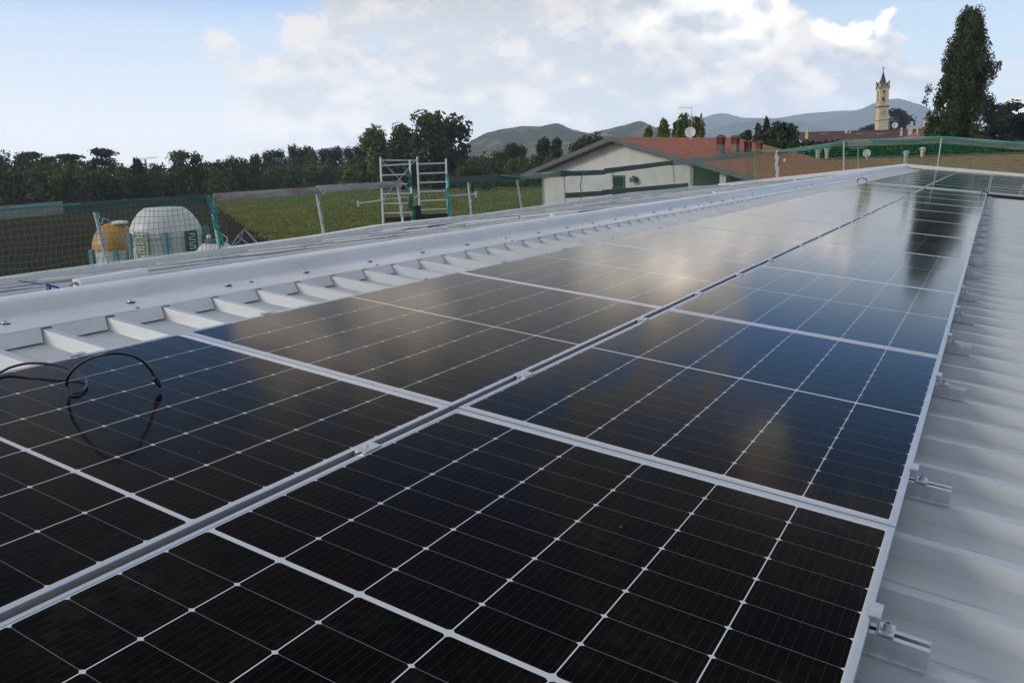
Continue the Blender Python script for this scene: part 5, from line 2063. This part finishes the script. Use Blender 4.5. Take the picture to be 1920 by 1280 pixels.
for k in range(12):
    a = 2 * PI * k / 12
    r0, r1 = S * .23, S * .31
    b.bar(Rz @ Vector((r0 * math.sin(a), ny - .03, zc_ + r0 * math.cos(a))), Rz @ Vector((r1 * math.sin(a), ny - .03, zc_ + r1 * math.cos(a))), .20, .08, up=tuple(Rz @ Vector((0, 1, 0))))
for ang, ln in ((rad(38), S * .24), (rad(200), S * .15), (rad(64), S * .18)):
    b.bar(Rz @ Vector((0, ny - .05, zc_)), Rz @ Vector((ln * math.sin(ang), ny - .05, zc_ + ln * math.cos(ang))), .16, .08, up=tuple(Rz @ Vector((0, 1, 0))))
b.build('clock_face', M['trim_grey'], bt)

# ------------------------------------------------------------------ far buildings, crane
def hut(px, py_top, py_base, wpx, depth, label, roof_m, wall_m, name='village_house', yaw_=0.3, lift=None):
    T_, Bt = at(px, py_top, depth), at(px, py_base, depth)
    w_ = wpx * depth / FOC
    H_ = T_.z - Bt.z
    root = thing(name, label, 'house', tuple(Bt))
    Mz = Matrix.Rotation(math.atan2(RIGHT.y, RIGHT.x) + yaw_, 3, 'Z')
    b = MB()
    b.box((0, 0, H_ * .3), (w_, w_ * .6, H_ * .7), Mz)
    b.build('wall', wall_m, root)
    b = MB()
    b.prism([Mz @ Vector((-w_ * .54, -w_ * .34, H_ * .64)), Mz @ Vector((-w_ * .54, w_ * .34, H_ * .64)), Mz @ Vector((-w_ * .54, 0, H_))], Mz @ Vector((w_ * 1.08, 0, 0)))
    b.build('roof', roof_m, root)
    b = MB()
    for k in range(4):
        for j in range(2):
            b.box(Mz @ Vector((-w_ * .36 + w_ * .24 * k, -w_ * .302, H_ * (.18 + .26 * j))), (w_ * .08, w_ * .02, H_ * .13), Mz)
    b.build('windows', M['slate'], root)
    return root
hut(1119, 248, 256, 13, 1815, 'left pink house of the village on the hill', M['brick'], M['stucco_pale'])
hut(1130, 246, 254, 15, 1820, 'middle and tallest pink house of the village on the hill', M['brick'], M['stucco_pale'], yaw_=-.2)
hut(1143, 249, 256, 10, 1825, 'right small house of the village on the hill', M['brick'], M['stucco'])
hut(646, 303, 316, 18, 400, 'small red house between the dark round tree and the grove', M['brick'], M['stucco_pale'])
hut(926, 290, 300, 16, 420, 'red-roofed house at the foot of the far white belfry', M['brick'], M['stucco_pale'])
c0 = at(930, 291, 900)
sD = 900 / FOC
fb_ = thing('white_belfry', 'far white belfry in front of the hills', 'tower', tuple(gp(c0, G)))
b = MB()
b.box((0, 0, (c0.z - G) / 2), (3.2 * sD, 3.2 * sD, c0.z - G))
b.box((0, 0, c0.z - G + 4.2 * sD), (2.6 * sD, 2.6 * sD, 8.4 * sD))
b.build('shaft', M['white'], fb_)
b = MB()
b.lathe([(2.0 * sD, c0.z - G + 8.4 * sD), (1.4 * sD, c0.z - G + 11 * sD), (.1 * sD, c0.z - G + 14 * sD)], (0, 0, 0), 8)
b.build('cap', M['white'], fb_)
c0 = at(272, 299, 620)
cr = thing('tower_crane', 'distant tower crane jib above the trees at left', 'crane', tuple(gp(c0, G)))
b = MB()
b.box((0, 0, (c0.z - G) / 2), (1.2, 1.2, c0.z - G))
b.build('mast', M['crane'], cr)
b = MB()
lat = Vector((RIGHT.x, RIGHT.y, 0)).normalized()
j0, j1 = -lat * 6 + Vector((0, 0, c0.z - G)), lat * 10 + Vector((0, 0, c0.z - G + 1.0))
for up_ in (0, .7):
    b.tube([j0 + Vector((0, 0, up_)), j1 + Vector((0, 0, up_))], .12, 5)
for k in range(9):
    q0, q1 = j0.lerp(j1, k / 9), j0.lerp(j1, (k + .5) / 9) + Vector((0, 0, .7))
    b.tube([q0, q1], .07, 4)
b.build('jib', M['crane'], cr)

# ------------------------------------------------------------------ haze
hz = bpy.data.materials.new('haze')
hz.use_nodes = True
t = NT(hz.node_tree)
for nd in list(t.n):
    if nd.type == 'BSDF_PRINCIPLED':
        t.n.remove(nd)
pv = t.new('ShaderNodeVolumePrincipled')
pv.inputs['Color'].default_value = (0.72, 0.83, 1.0, 1)
pv.inputs['Density'].default_value = 1.95e-4
pv.inputs['Anisotropy'].default_value = 0.1
t.l.new(pv.outputs[0], t.n['Material Output'].inputs['Volume'])
hb = MB()
hb.box((0, 0, (G - 6 + 540) / 2), (17400, 17400, 540 - (G - 6)))
tag(hb.build('haze', hz), 'thin pale haze fading the far hills', 'haze', kind='stuff')
